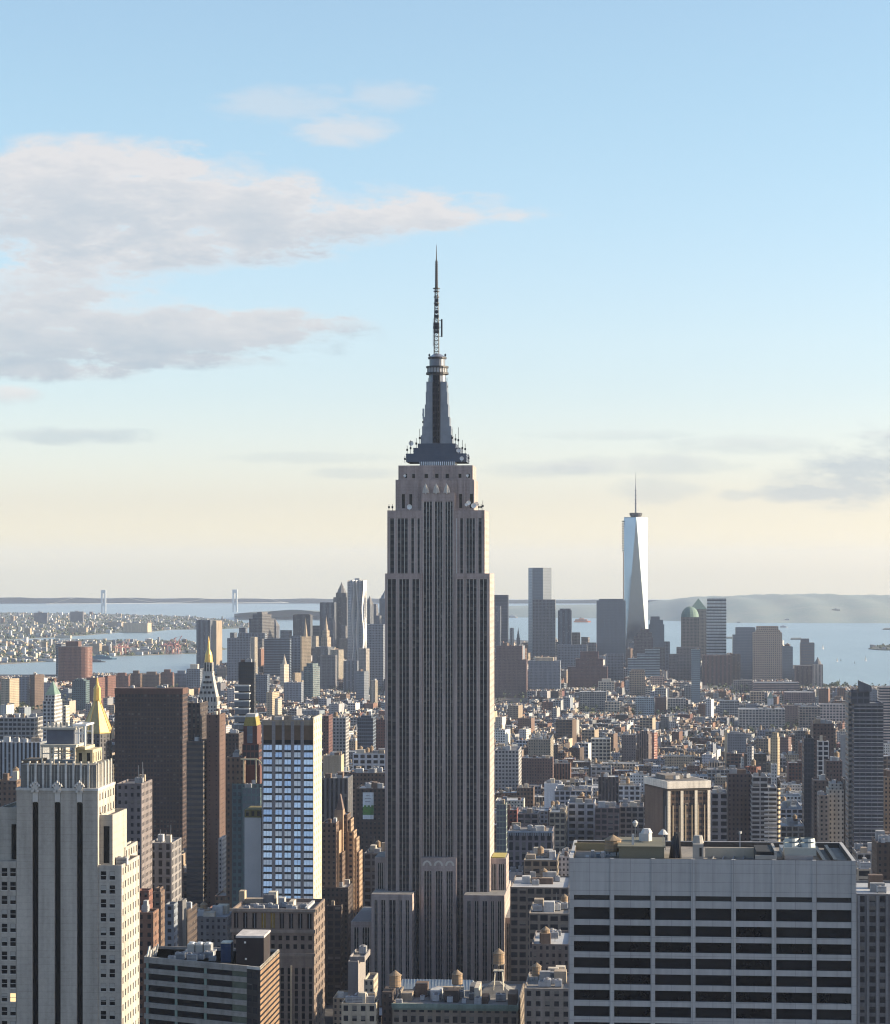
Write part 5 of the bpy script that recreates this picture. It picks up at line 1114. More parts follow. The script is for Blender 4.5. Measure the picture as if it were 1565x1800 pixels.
T(1243, 1277, 1070, 1152, 6000, (.40, .42, .40), (60., 7.6, 1.1, .42, 0), 'white and grey striped slab tower with a darker top', dep=40, tiers=[(1244, 1277, 1052)], **TW, short='the striped slab tower')
T(1190, 1232, 1138, 1200, 5900, (.15, .13, .12), 'grid', 'brown-grey block with white specks on its roof below the green domed tower', dep=40)
T(1216, 1231, 1142, 1238, 4600, (.22, .30, .33), 'glass', 'slim blue-green glass tower below the green domed tower', dep=20, **AP, short='the slim blue-green glass tower')
T(1236, 1286, 1152, 1214, 5600, (.21, .11, .085), 'vert', 'broad red brown building with dark slots below the striped slab tower', dep=40, **BR)
T(1284, 1302, 1150, 1206, 5700, 'brown', 'vert', 'brown slab between the red brown slotted building and the chamfered grey tower', pl=1305, dep=30, **BR)
T(1289, 1330, 1116, 1198, 5950, (.17, .19, .22), 'glass', 'blue-grey tower with chamfered shoulders left of the tan stepped tower', dep=40, tiers=[(1294, 1328, 1103)], **TW)
T(1325, 1375, 1112, 1198, 5700, (.42, .32, .24), (4.5, 4.4, .5, .5, 0), 'big tan stepped tower with a dark green roof band at the water', dep=45, tiers=[(1330, 1372, 1108), (1331, 1369, 1101)], **TW, short='the big tan tower')
T(1375, 1394, 1137, 1196, 5900, (.14, .17, .19), 'glass', 'grey glass block right of the big tan tower', dep=35, tiers=[(1376, 1390, 1136)])
T(1394, 1402, 1176, 1200, 5850, 'slate', 'glass', 'small stepped block right of the grey glass block at the shore', dep=25)
T(1408, 1432, 1130, 1182, 5900, (.16, .11, .09), 'glass', 'reddish glass tower with a rounded end standing before the bay', dep=30, tiers=[(1409, 1423, 1123)], **TW)
T(1399, 1430, 1170, 1210, 5500, (.15, .10, .09), 'vert', 'brown ribbed block at the shore below the reddish glass tower', dep=35, **BR)
T(1430, 1447, 1168, 1211, 5450, (.5, .42, .35), 'vert', 'narrow cream tower with a small cupola right of the brown shore block', dep=20, top=('spire', 1155, 'dkgrey'), **TW)
T(1326, 1405, 1200, 1218, 5100, (.34, .24, .20), 'ribbon', 'long low pinkish warehouse below the big tan tower', dep=60, name='warehouse', cat='warehouse')
T(1380, 1432, 1217, 1240, 4700, (.20, .13, .13), 'grid', 'dark warehouse with a red roof edge near the shore', dep=50, name='warehouse', cat='warehouse')
T(1107, 1134, 1181, 1226, 4900, (.34, .26, .18), 'grid', 'tan gridded tower below the pale blue-green stepped glass block', dep=30, tiers=[(1110, 1133, 1178)], **TW)
T(1052, 1080, 1199, 1217, 5000, (.5, .45, .36), 'big', 'cream loft building with big windows right of the maroon ziggurat block', dep=30, top=('box', 1194, 'cream'), **LO)
T(1020, 1066, 1216, 1256, 4500, (.30, .29, .26), 'loft', 'grey-green loft building with dense window grid below the maroon ziggurat block', dep=40, **LO)
T(1064, 1090, 1234, 1256, 4300, (.5, .43, .33), 'big', 'small cream gridded loft block right of the grey-green loft building', dep=25, **LO)
T(1145, 1168, 1190, 1206, 5000, (.5, .36, .28), 'grid', 'pinkish loft block right of the tan gridded tower', dep=30, **LO)
T(1118, 1150, 1226, 1262, 4350, (.26, .33, .36), 'grid', 'pale blue block between the tan gridded tower and the slim blue-green glass tower', dep=30)
T(1152, 1172, 1226, 1260, 4400, 'maroon', 'punch', 'dark red block right of the pale blue block', dep=25, **BR)
T(1174, 1206, 1228, 1256, 4450, (.40, .36, .31), 'big', 'buff loft with white top floor left of the slim blue-green glass tower', dep=30, **LO)
T(1300, 1380, 1247, 1283, 3900, (.42, .38, .34), 'big', 'wide pale loft building with a regular grid of dark windows, right middle distance', dep=45, tiers=[(1336, 1380, 1246)], **LO, short='the wide pale grid loft')
T(1380, 1416, 1240, 1285, 4000, (.17, .115, .10), 'punch', 'brown block right of the wide pale grid loft', dep=30, **BR)
T(1406, 1442, 1243, 1285, 3850, (.27, .22, .18), 'loft', 'buff brown loft with a sunlit edge right of the brown block', dep=30, **LO)
T(1442, 1492, 1238, 1272, 4000, (.46, .38, .34), 'big', 'long pinkish white loft building left of the black balcony tower', dep=30, **LO)
T(1312, 1330, 1238, 1262, 4300, 'slate', 'punch', 'grey block with a white roof behind the wide pale grid loft', dep=25)
T(1266, 1300, 1232, 1262, 4300, (.30, .30, .30), 'loft', 'grey loft left of the wide pale grid loft', dep=30, **LO)
T(1320, 1344, 1216, 1240, 4700, (.46, .35, .25), 'big', 'tan loft with white trim below the long pinkish warehouse', dep=30, **LO)
T(1350, 1360, 1228, 1245, 4600, 'white', 'blank', 'narrow white church tower near the right shore', top=('pyr', 1216, 'green'), dep=12, name='church_tower', cat='church tower')
# right middle distance
T(1492, 1503, 1216, 1480, 1640, (.24, .23, .22), (2.4, 3.5, .9, .5, .1), 'striped grey flank slab at the left of the black balcony tower', dep=24, **AP)
T(1502, 1553, 1236, 1500, 1620, (.07, .078, .10), (4.2, 3.5, .80, .64, .06), 'black balcony tower with thin white bands and a slanted top near the right edge', dep=26, tiers=[(1498, 1530, 1216)], **AP, short='the black balcony tower',
  ext=lambda b, x: (b.part('slanted_top', (lambda m: (m.face([(x(1512), 2, b.z(1216)), (x(1533), 2, b.z(1216)), (x(1533), 2, b.z(1206)), (x(1512), 2, b.z(1197))], (.10, .11, .13)), m.face([(x(1512), 2, b.z(1216)), (x(1512), 2, b.z(1197)), (x(1512), 14, b.z(1197)), (x(1512), 14, b.z(1216))], (.1, .1, .1)), m.face([(x(1512), 2, b.z(1197)), (x(1533), 2, b.z(1206)), (x(1533), 14, b.z(1206)), (x(1512), 14, b.z(1197))], (.3, .3, .3)), m.face([(x(1533), 2, b.z(1216)), (x(1533), 14, b.z(1216)), (x(1533), 14, b.z(1206)), (x(1533), 2, b.z(1206))], (.3, .2, .15)), m)[4])(MB()), FAC),
   [b.part('balcony_band', (lambda m: (m.box(x(1503)-.2, x(1552)+.2, -.75, -.01, b.z(1240+i*6.6), b.z(1240+i*6.6)+.45, (.34, .35, .37), bottom=True), m)[1])(MB()), FAC) for i in range(40)]))
T(1547, 1580, 1208, 1250, 3300, (.42, .36, .32), 'ribbon', 'brown and white striped block at the right edge behind the black balcony tower', dep=30)
T(1555, 1590, 1366, 1470, 1750, (.25, .17, .11), 'punch', 'tan brick block at the right edge beside the black balcony tower', dep=30, **BR)
T(1414, 1431, 1298, 1476, 1800, (.035, .042, .06), 'dark', 'blue-black slab tower right of the balconied grey tower', dep=24, top=('box', 1292, 'black'), **AP, short='the blue-black slab tower')
T(1430, 1466, 1272, 1372, 2000, (.085, .06, .055), 'punch', 'dark brown drum-topped tower behind the blue-black slab tower', dep=30, **AP)
T(1438, 1457, 1303, 1372, 1950, (.50, .48, .46), (4.8, 4.0, .74, .76, 0), 'narrow tower framed by a white grid right of the blue-black slab tower', dep=8, **AP)
T(1453, 1481, 1338, 1380, 1900, (.09, .06, .055), 'punch', 'dark brown block with a white roof edge right of the white grid frame', dep=22, **BR)
T(1478, 1488, 1292, 1335, 2100, 'grey', 'blank', 'grey slab with a cream lit edge left of the black balcony tower', pl=1493, rot=-25, **AB)
T(1431, 1458, 1372, 1476, 1760, (.10, .075, .065), 'punch', 'brown block at the foot of the blue-black slab tower', dep=22, **BR)
T(1457, 1485, 1388, 1478, 1700, (.33, .32, .29), 'punch', 'light grey setback tower left of the black balcony tower', dep=24, tiers=[(1461, 1482, 1378)], **AP)
T(1441, 1457, 1398, 1477, 1690, (.26, .21, .17), 'punch', 'buff brick setback block left of the light grey tower', dep=22, **BR)
T(1484, 1494, 1370, 1478, 1700, (.09, .075, .07), 'punch', 'thin dark block between light grey tower and black balcony tower', dep=22, **BR)
T(1280, 1321, 1360, 1478, 1600, (.10, .072, .066), 'punch', 'dark brown brick tower right of the white-columned brown tower', dep=24, top=('box', 1354, 'brown'), **BR, short='the dark brown brick tower')
T(1322, 1366, 1384, 1480, 1580, (.31, .31, .31), 'balc', 'grey apartment tower with white balconies, right of the dark brown brick tower', dep=26, tiers=[(1324, 1350, 1366)], **AP, short='the balconied grey tower',
  ext=lambda b, x: [b.part('balcony', (lambda m: (m.box(x(1344), x(1365), -1.4, -.01, b.z(1395+i*7.6), b.z(1395+i*7.6)+1.0, (.50, .50, .49), bottom=True), m)[1])(MB()), FAC) for i in range(12)])
T(1366, 1369, 1386, 1480, 1570, (.48, .38, .25), (60, 3.1, 1.1, .5, 0), 'sunlit corner with stripes at the right side of the balconied grey tower', pl=1373, rot=-35, **AP)  # tower's lit edge as a warm strip, sunlight put into its colour
T(1250, 1280, 1394, 1470, 1650, (.30, .28, .28), 'big', 'ornate grey block between white-columned and dark brown brick towers', dep=24)
T(1373, 1414, 1452, 1480, 1700, (.26, .25, .24), 'loft', 'low grey loft behind the parapet between balconied grey tower and blue-black slab', dep=40, **LO)
T(1373, 1412, 1422, 1450, 2000, (.30, .30, .32), 'loft', 'low pale loft with broad white roof right of the balconied grey tower', dep=60, **LO)
T(1310, 1330, 1348, 1372, 1900, (.20, .075, .05), 'punch', 'bright red brick block behind the balconied grey tower', pl=1340, rot=-30, **BR)
T(1355, 1367, 1296, 1345, 2700, (.42, .34, .22), 'punch', 'cream stepped apartment tower lit by the sun, right middle distance', pl=1372, rot=-35, tiers=[(1357, 1366, 1288)], **AP)
T(1357, 1366, 1344, 1364, 2300, 'pale', 'punch', 'small white tower below the cream stepped apartment tower', dep=14, **AP)
T(1280, 1312, 1290, 1325, 3000, (.23, .23, .24), 'punch', 'grey block framed by a cream sunlit slab, right of the small park', dep=24, **AB)
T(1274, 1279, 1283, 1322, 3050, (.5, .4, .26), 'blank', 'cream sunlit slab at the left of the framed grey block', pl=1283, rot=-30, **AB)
T(1368, 1386, 1296, 1325, 2900, (.16, .10, .09), 'punch', 'brown block with a lit corner right of the cream stepped apartment tower', pl=1393, rot=-30, **AB)
T(1314, 1322, 1312, 1340, 2500, 'grey', 'punch', 'thin grey block left of the cream stepped apartment tower', pl=1326, rot=-30, **AB)
T(1508, 1531, 1528, 1565, 1150, (.30, .25, .19), (30, 4, .8, .6, 0), 'small buff block with two grey bands right of the broad white slab', dep=24, clut=4)
T(1506, 1600, 1572, 1800, 900, (.13, .13, .135), (4.4, 3.7, .60, .62, 0), 'dark grey gridded office block at the bottom right corner', dep=40, clut=4, short='the dark gridded corner block',
  ext=lambda b, x: [b.part('pier', (lambda m: (m.box(x(p)-.45, x(p)+.45, -.5, -.01, 0, b.z(1575), (.17, .17, .175)), m)[1])(MB()), FAC) for p in range(1511, 1600, 16)])
T(1543, 1600, 1482, 1570, 1250, (.065, .045, .035), 'punch', 'dark brown block at the right edge below the black balcony tower', dep=30, **BR)
T(1507, 1545, 1500, 1540, 1400, (.24, .23, .22), 'loft', 'grey base building under the black balcony tower', dep=30, **LO)
# lofts between tall tower and white slab
T(870, 912, 1319, 1372, 2350, (.34, .33, .32), 'grid', 'grey-white office block with a lit right edge, right of the tall spire tower', pl=917, short='the grey-white block')
T(929, 968, 1300, 1335, 2700, (.25, .22, .17), 'punch', 'olive tan block behind a lower brown one, right of the tall spire tower', pl=978, **AB)
T(916, 972, 1333, 1362, 2450, (.135, .085, .075), 'punch', 'low wide brown block right of the grey-white block', dep=24, **BR)
T(1120, 1140, 1290, 1328, 2900, (.17, .13, .12), 'vert', 'multi-slab brown apartment tower with cream lit sides, above the white-columned brown tower', pl=1147, rot=-25, tiers=[(1124, 1138, 1285)], **AP)
T(1141, 1150, 1288, 1326, 2950, (.22, .10, .08), 'punch', 'reddish slab at the right of the multi-slab brown apartment tower', pl=1157, rot=-30, **AP)
T(1093, 1118, 1292, 1330, 2850, (.13, .11, .11), 'punch', 'dull brown block left of the multi-slab brown apartment tower', dep=24, **AB)
T(1052, 1088, 1366, 1405, 2150, (.09, .07, .068), 'vert', 'dark brown loft left of the white gridded top block', dep=28, **LO)
T(1087, 1126, 1381, 1402, 2150, (.52, .51, .49), 'big', 'white gridded top block left of the white-columned brown tower', dep=24, **LO)
T(957, 988, 1377, 1394, 2150, (.56, .56, .55), 'blank', 'plain white roof house in the loft quarter right of the tall spire tower', dep=16)
T(998, 1046, 1412, 1482, 1850, (.47, .46, .46), (6.8, 5.0, .66, .60, 0), 'white grid-fronted loft building above the left of the broad white slab', dep=34, **LO, short='the white grid-fronted loft')
T(966, 994, 1428, 1478, 1800, (.30, .265, .20), 'loft', 'buff loft with arched top windows left of the white grid-fronted loft', pl=998, **LO)
T(910, 946, 1430, 1456, 1850, (.24, .19, .17), 'loft', 'brown loft under a white roof above the ornate blue-grey cornice block', pl=949, **LO)
T(888, 909, 1424, 1456, 1880, (.22, .07, .055), 'punch', 'small red brick house block near the green glass corner', dep=22, **BR)
T(893, 971, 1462, 1505, 1640, (.17, .15, .16), (4.2, 6.5, .6, .8, 0), 'ornate loft with a blue-grey cornice and arched windows right of the tall spire tower', dep=36, **LO, short='the ornate cornice loft',
  ext=lambda b, x: b.part('cornice', (lambda m: ([m.box(x(892)-.4, x(972)+.4, -1.2, -.01, b.z(1464), b.z(1461), (.26, .30, .34), bottom=True)], [m.box(x(894+i*4)-.4, x(894+i*4)+.4, -.9, -.02, b.z(1469), b.z(1464)-.01, (.24, .27, .3)) for i in range(20)], m)[2])(MB()), FAC))
T(873, 890, 1414, 1500, 1560, (.20, .24, .20), 'glass', 'green glass slip of a tower against the right side of the tall spire tower', pl=892, **AP)
T(921, 980, 1512, 1555, 1420, (.20, .165, .125), 'loft', 'buff brown loft with blue roof plant left of the broad white slab', dep=40, **LO)
T(981, 1002, 1506, 1552, 1450, (.42, .40, .40), 'punch', 'narrow white block hard left of the broad white slab', dep=26)
T(895, 919, 1533, 1550, 1440, (.56, .58, .60), 'blank', 'small white roof house between tall spire tower and buff brown loft', dep=14)
T(897, 1000, 1560, 1605, 1260, (.13, .11, .095), 'loft', 'dark loft with tall windows at the lower right of the tall spire tower', dep=50, **LO)
T(930, 1001, 1606, 1660, 1140, (.16, .135, .11), 'loft', 'brown loft with broad windows left of the broad white slab', dep=40, **LO)
T(935, 1001, 1660, 1700, 1040, (.12, .10, .09), 'punch', 'dim brown block left of the foot of the broad white slab', dep=40, clut=7, **BR)
T(975, 1040, 1390, 1412, 2000, (.30, .30, .32), 'loft', 'grey loft with wide roof behind the white grid-fronted loft', dep=40, **LO)
T(1046, 1090, 1420, 1482, 1800, (.15, .11, .105), 'loft', 'red brown loft right of the white grid-fronted loft', dep=36, **LO)
T(1090, 1132, 1418, 1482, 1820, (.21, .19, .17), 'loft', 'grey brown loft hard left of the white-columned brown tower', dep=36, **LO)
# bottom centre
T(600, 662, 1764, 1800, 985, (.40, .34, .25), (3.6, 4.2, .52, .55, 0), 'cream office building at the bottom left of the tall spire tower', pl=667, short='the cream building at the bottom', clut=9)
T(640, 657, 1722, 1765, 1012, (.38, .33, .25), 'punch', 'cream roof tower on the cream building at the bottom', pl=665)
T(612, 630, 1690, 1740, 1100, (.24, .22, .21), 'blank', 'grey windowless block with a sunlit corner behind the cream building at the bottom', pl=643, tiers=[(613, 640, 1684)])
T(922, 1003, 1738, 1800, 965, (.22, .19, .16), (3.4, 4.2, .5, .5, 0), 'brown building at the bottom between the green-corniced building and the broad white slab', dep=40, clut=12)
def green_cornice():
    Y = 985.0
    b = Bd('office_building', 'wide low building with a green copper cornice and long ridged skylight at the bottom centre', 'office block', Y, 800, box=box_of(668, 915, 1720, 1800, Y, 62), short='the green-corniced building')
    z, x = b.z, b.x; zt = z(1766); w = MB(); D = 58
    w.par(x(690), x(911), 0, D, 0, zt, (.20, .165, .13), (3.4, 4.3, .56, .62, 0), .6, 1.0); b.part('walls', w, FAC)
    m = MB(); m.box(x(689), x(912), -.9, -.01, zt-1.6, zt+.2, (.16, .22, .19), bottom=True); m.box(x(690), x(911), -.5, -.02, zt-2.4, zt-1.61, (.14, .19, .16), bottom=True); b.part('cornice', m, FAC)
    deck(b, x(690)+.6, x(911)-.6, .6, D-.6, zt-1, ROOFS[2]); zr = zt-1
    m = MB(); xa, xb = x(697, 40), x(838, 40); m.face([(xa, 40, zr), (xb, 40, zr), (xb-2, 45, zr+3.6), (xa+2, 45, zr+3.6)]); m.face([(xb, 50, zr), (xa, 50, zr), (xa+2, 45, zr+3.6), (xb-2, 45, zr+3.6)]); m.face([(xa, 50, zr), (xa, 40, zr), (xa+2, 45, zr+3.6)]); m.face([(xb, 40, zr), (xb, 50, zr), (xb-2, 45, zr+3.6)])
    for k in range(24): xx = xa+2+(xb-xa-4)*k/23; m.bar((xx, 40.2, zr+.1), (xx, 45, zr+3.75), .1)
    b.part('skylight', m, M('zinc skylight', (.30, .35, .38), .45, .3))
    m = MB(); xc = x(872, 30); m.pyr(xc-9, xc+9, 22, 40, zr, zr+5.5, (.16, .16, .155), .18, .18); b.part('hipped_roof', m, FAC)
    for (pa, pb, dy, d, h, cc) in ((730, 751, 22, 8, 5.5, 'brown'), (705, 724, 12, 12, 3, 'tan'), (766, 815, 30, 2, 3, 'sand'), (781, 806, 10, 8, 5, 'dkbrown'), (826, 839, 26, 12, 4, 'dkgrey'), (834, 842, 6, 16, 7, 'cream'), (846, 858, 8, 8, 3, 'brown'), (757, 776, 14, 10, 4.2, 'pale'), (893, 908, 6, 12, 4.5, 'brown'), (672, 690, 4, 14, 5, 'dkbrown')):
        m = MB(); z0 = zr if pa > 680 else 0; m.box(x(pa, dy), x(pb, dy), dy, dy+d, z0, zr+h, PAL[cc], 'punch' if pa < 680 else None); b.part('stair_house', m, FAC)
    for k in range(16): put(UNIT, 'air_unit', b.T, (x(702+k*12.6, 6), 5+(k*11) % 24, zr), .9+(k % 3)*.25, 1.57*(k % 2))
    for k in range(5): m = MB(); xx = x(712+k*44, 18); mast(m, xx, 18+k, zr, 5+k % 3*2, .11); b.part('roof_antenna', m, GREYM)
    for (p, dy, dz, s, lab) in ((695, 10, 3.5, 1.25, 'squat wooden water tank at the left end of the green-corniced building'), (804, 14, 4.6, 1.1, 'wooden water tank on a dark roof house in the middle of the green-corniced building'), (877, 26, 5.0, 1.2, 'tallest wooden water tank, raised over the hipped roof of the green-corniced building')):
        if dz > 4.8:
            m = MB()
            for sx in (-1.6, 1.6):
                for sy in (-1.6, 1.6): m.bar((x(p, dy)+sx*1.3, dy+sy*1.3, zr+3), (x(p, dy)+sx, dy+sy, zr+11), .2)
            m.box(x(p, dy)-2.2, x(p, dy)+2.2, dy-2.2, dy+2.2, zr+10.8, zr+11.2, bottom=True); b.part('tank_tower', m, M('pale painted steel', (.45, .42, .34), .6)); dz = 11.1
        top_tank(lab, b.X+x(p, dy), Y+dy, b.g+zr+dz-.05, s)
green_cornice()
def banner():                         # printed sheet hung on the banner block, plain lettering-like marks and a green lawn
    Y = 1619.95; x0, x1 = W(638, Y), W(657, Y); zf = lambda p: ZP(p, x0, Y); w = x1-x0; m = MB()
    o = thing('banner', 'tall white banner with a green lawn picture hung on a dark brown block', 'banner', (x0, Y, zf(1440)))
    h = zf(1393)-zf(1440); m.box(0, w, -.25, 0, 0, h, (.55, .60, .62), bottom=True); m.build('sheet', FAC, o)
    m = MB(); n = 9
    for i in range(n):
        for j in range(6):
            a0, a1, b0, b1 = w*i/n, w*(i+1)/n, h*(.16+.06*j), h*(.22+.06*j)
            if j < 5 or i % 3: m.face([(a0, -.254, b0), (a1, -.254, b0), (a1, -.254, b1), (a0, -.254, b1)], (.06+.04*rnd(), .16+.07*rnd(), .05))
    m.build('lawn_picture', FAC, o)
    m = MB()
    for j, (u0, u1) in enumerate(((.3, .62), (.2, .78), (.22, .7))): m.face([(w*u0, -.256, h*(.86-.11*j)), (w*u1, -.256, h*(.86-.11*j)), (w*u1, -.256, h*(.89-.11*j)), (w*u0, -.256, h*(.89-.11*j))], (.25, .27, .28))
    m.build('text_line', FAC, o)
banner()

# ---------------------------------------------------------------- the rest of the city, lot by lot along the street grid
def inside(x, y, P):
    r = False; j = len(P)-1
    for i in range(len(P)):
        if (P[i][1] > y) != (P[j][1] > y) and x < (P[j][0]-P[i][0])*(y-P[i][1])/(P[j][1]-P[i][1])+P[i][0]: r = not r
        j = i
    return r
SHP = [(1900, -900), *[G(*p) for p in reversed(SHORE)], (-2600, -900)]
AVE = [-2060, -1890, -1730, -1570, -1410, -1255, -1100, -950, -800, -620, -470, -320, -175, 105, 385, 630, 860, 1080]
OPENW = [(155, 346, 1187), (-60, 98, 1192), (346, 400, 1168), (1166, 1190, 1180), (1394, 1410, 1178), (1440, 1700, 1209), (892, 930, 1130), (1004, 1050, 1134), (1277, 1292, 1150)]   # water left in view
FA = np.array(FOOT+[(9e5, 9e5, 9e4, 9e4, *q[:2], 1000, q[2]) for q in OPENW], float)
PARKS = [(-1420, -1010, 3950, 4750), (330, 460, 3500, 3800), (160, 230, 3640, 3820)]
def height(y, x):
    q = rnd()
    if y < 1330: return 18+rnd()*26
    if y < 2300: return min(95, 30+rnd()*28+(30*rnd() if q < .12 else 0))
    if y < 3000: return 20+rnd()*26+(34*rnd() if q < .08 else 0)
    if y < 4700: return 11+rnd()*12+(30*rnd() if q < .10 else 0)+(20*rnd() if q > .985 else 0)
    if y < 5500: return 14+rnd()*16+(36*rnd() if q < .12 else 0)
    return 20+rnd()*25+(60*rnd() if q < .25 else 0)
CW = [('brown', 5), ('brick', 4), ('redbrick', 1.6), ('tan', 4), ('sand', 2.5), ('cream', 3), ('grey', 4), ('dkgrey', 2), ('pale', 2), ('slate', 2), ('dkbrown', 3), ('maroon', 1), ('white', .7)]
CN = [c for c, _ in CW]; CP = [w for _, w in CW]; CP2 = [4, 4, 1.2, 3, .9, 1.3, 5, 3, 3, 4, 2, .8, .6]
lots = []
ZR, ZC = R_(-13), (-200.0, 4300.0)    # the older quarters beyond lie on a street grid turned toward the west
def turn(x, y): c, s_ = math.cos(ZR), math.sin(ZR); return ZC[0]+(x-ZC[0])*c-(y-ZC[1])*s_, ZC[1]+(x-ZC[0])*s_+(y-ZC[1])*c
AVE2 = [-3200+i*118 for i in range(50)]
def old_quarters():
    y = 1900.0
    while y < 7600:
        for i in range(len(AVE2)-1):
            for row in (0, 1):
                y0 = y+row*27; x = AVE2[i]+8; xe = AVE2[i+1]-8
                cx, cy_ = turn((x+xe)/2, y0)
                if not 2930 < cy_ < 6900 or not W(-150, cy_) < cx < W(1715, cy_): continue
                while x < xe-5:
                    wd = min(8+rnd()*14, xe-x)
                    if rnd() < .07: wd = min(wd*2.1, xe-x)
                    x1 = x+wd; d = 20+rnd()*7; P = [turn(*p) for p in ((x, y0), (x1, y0), (x1, y0+d), (x, y0+d))]; m_ = turn((x+x1)/2, y0+d/2)
                    a0, a1, b0, b1 = min(p[0] for p in P), max(p[0] for p in P), min(p[1] for p in P), max(p[1] for p in P)
                    if wd > 5 and b0 > 2930 and W(-40, b0) < a1 and a0 < W(1605, b0) and all(inside(p[0], p[1]+15, SHP) for p in P) and not any(a < m_[0] < b and c < m_[1] < e for a, b, c, e in PARKS):
                        h = height(m_[1], m_[0]); hit = (FA[:, 0] < a1) & (FA[:, 1] > a0) & (FA[:, 2] < b1) & (FA[:, 3] > b0)
                        if not hit.any():
                            pl = min(proj(*p, 0)[0] for p in P); pr = max(proj(*p, 0)[0] for p in P); g = gz(*m_)
                            mk = (FA[:, 4] < pr) & (FA[:, 5] > pl) & (FA[:, 2] > b0)
                            if mk.any():
                                vb = FA[mk, 7].max(); hm_ = CAMZ-(-SY*m_[0]+CYW*b0)*(vb-EYE)/FOC-g; h = min(h, max(hm_, 5.0) if hm_ > 1 else 0)
                            if h > 4 and proj(m_[0], b0, g+h)[1] > 1118: lots.append([x, x1, y0, y0+d, h, random.choices(CN, CP2)[0], random.choice(['punch', 'grid', 'punch', 'loft']), g, 1, m_[0], b0, pl, pr])
                    x = x1+(0.15 if rnd() < .7 else 2.5)
        y += 70.0
old_quarters()
y = 1010.0
while y < 2900:
    for i in range(len(AVE)-1):
        for row in (0, 1):
            y0 = y+row*31; x = AVE[i]+12; xe = AVE[i+1]-12
            if W(-60, y0) > xe or W(1625, y0) < x-30: continue
            while x < xe-5:
                wd = min((9+rnd()*14) if y > 2900 else (12+rnd()*24), xe-x); 
                if rnd() < .06: wd = min(wd*2.2, xe-x)
                x1 = x+wd; xm = (x+x1)/2
                if wd > 5 and W(-40, y0) < x1 and x < W(1605, y0) and inside(xm, y0+40, SHP) and not any(a < xm < b and c < y0 < d for a, b, c, d in PARKS):
                    d = 22+rnd()*8; h = height(y, xm)
                    hit = (FA[:, 0] < x1) & (FA[:, 1] > x) & (FA[:, 2] < y0+d) & (FA[:, 3] > y0)
                    if not hit.any():
                        pl, _ = proj(x, y0, 0); pr, _ = proj(x1, y0, 0); g = gz(xm, y0)
                        m = (FA[:, 4] < pr) & (FA[:, 5] > pl) & (FA[:, 2] > y0)
                        if m.any():
                            vb = FA[m, 7].max(); hm_ = CAMZ-(-SY*xm+CYW*y0)*(vb-EYE)/FOC-g
                            h = min(h, max(hm_, 5.0) if hm_ > 1 else 0)
                        pt = proj(xm, y0, g+h)[1]
                        if h > 4 and pt > 1118: lots.append([x, x1, y0, y0+d, h, random.choices(CN, CP)[0], random.choice(['punch', 'punch', 'grid', 'loft', 'big', 'punch', 'vert'] if y < 3200 else ['punch', 'grid', 'punch', 'loft']), g, 0, xm, y0, pl, pr])
                x = x1+(0.15 if rnd() < .7 else 2.5)
    y += 80.0
# which of them show largest: paint near over far on a coarse grid
ZB = np.full((450, 392), -2, int); order = []
for k, l in enumerate(lots): order.append((l[10], 0, k))
for k, f in enumerate(FOOT): order.append((f[2], 1, k))
order.sort(key=lambda o: -o[0])
for yy, kind, k in order:
    if kind: f = FOOT[k]; a, b, c, d = f[4]/4, f[5]/4, f[6]/4, 1800/4; v = -1
    else:
        l = lots[k]; c = min(proj(l[9], l[10], l[7]+l[4])[1], proj(l[9], l[10]+24, l[7]+l[4])[1]); a, b, c, d, v = l[11]/4, l[12]/4, c/4, 450, k
    a, b, c, d = max(0, int(a+.5)), min(392, int(b+.5)), max(0, int(c+.5)), int(d)
    if b > a and d > c: ZB[c:d, a:b] = v
cnt = np.bincount(ZB[ZB >= 0].ravel(), minlength=len(lots))
NIND = 120
ind = [k for k in np.argsort(-cnt)[:NIND] if cnt[k] > 0]
SOLO = set(int(k) for k in ind)
TANKC = (.25, .18, .115)
def lot_geo(mb, l, roof=None, ox=0, oy=0, oz=0, tops=True):
    x0, x1, y0, y1, h, cn, st, g = l[:8]; q_ = .72+.5*rnd(); c = tuple(v*q_*(.97+.06*rnd()) for v in PAL[cn])
    x0 -= ox; x1 -= ox; y0 -= oy; y1 -= oy; z0 = g-oz; z1 = z0+h
    mb.par(x0, x1, y0, y1, z0, z1, c, st, .4, .8, side=st if rnd() < .25 else 'blank')
    rc = random.choice([(.10, .10, .11), (.20, .21, .23), (.33, .35, .37), (.16, .15, .14), (.46, .46, .46), (.30, .32, .34), (.38, .39, .41), (.11, .13, .16)])
    if roof is None: mb.face([(x0+.4, y0+.4, z1-.8), (x1-.4, y0+.4, z1-.8), (x1-.4, y1-.4, z1-.8), (x0+.4, y1-.4, z1-.8)], rc)
    return x0, x1, y0, y1, z1-.8, rc
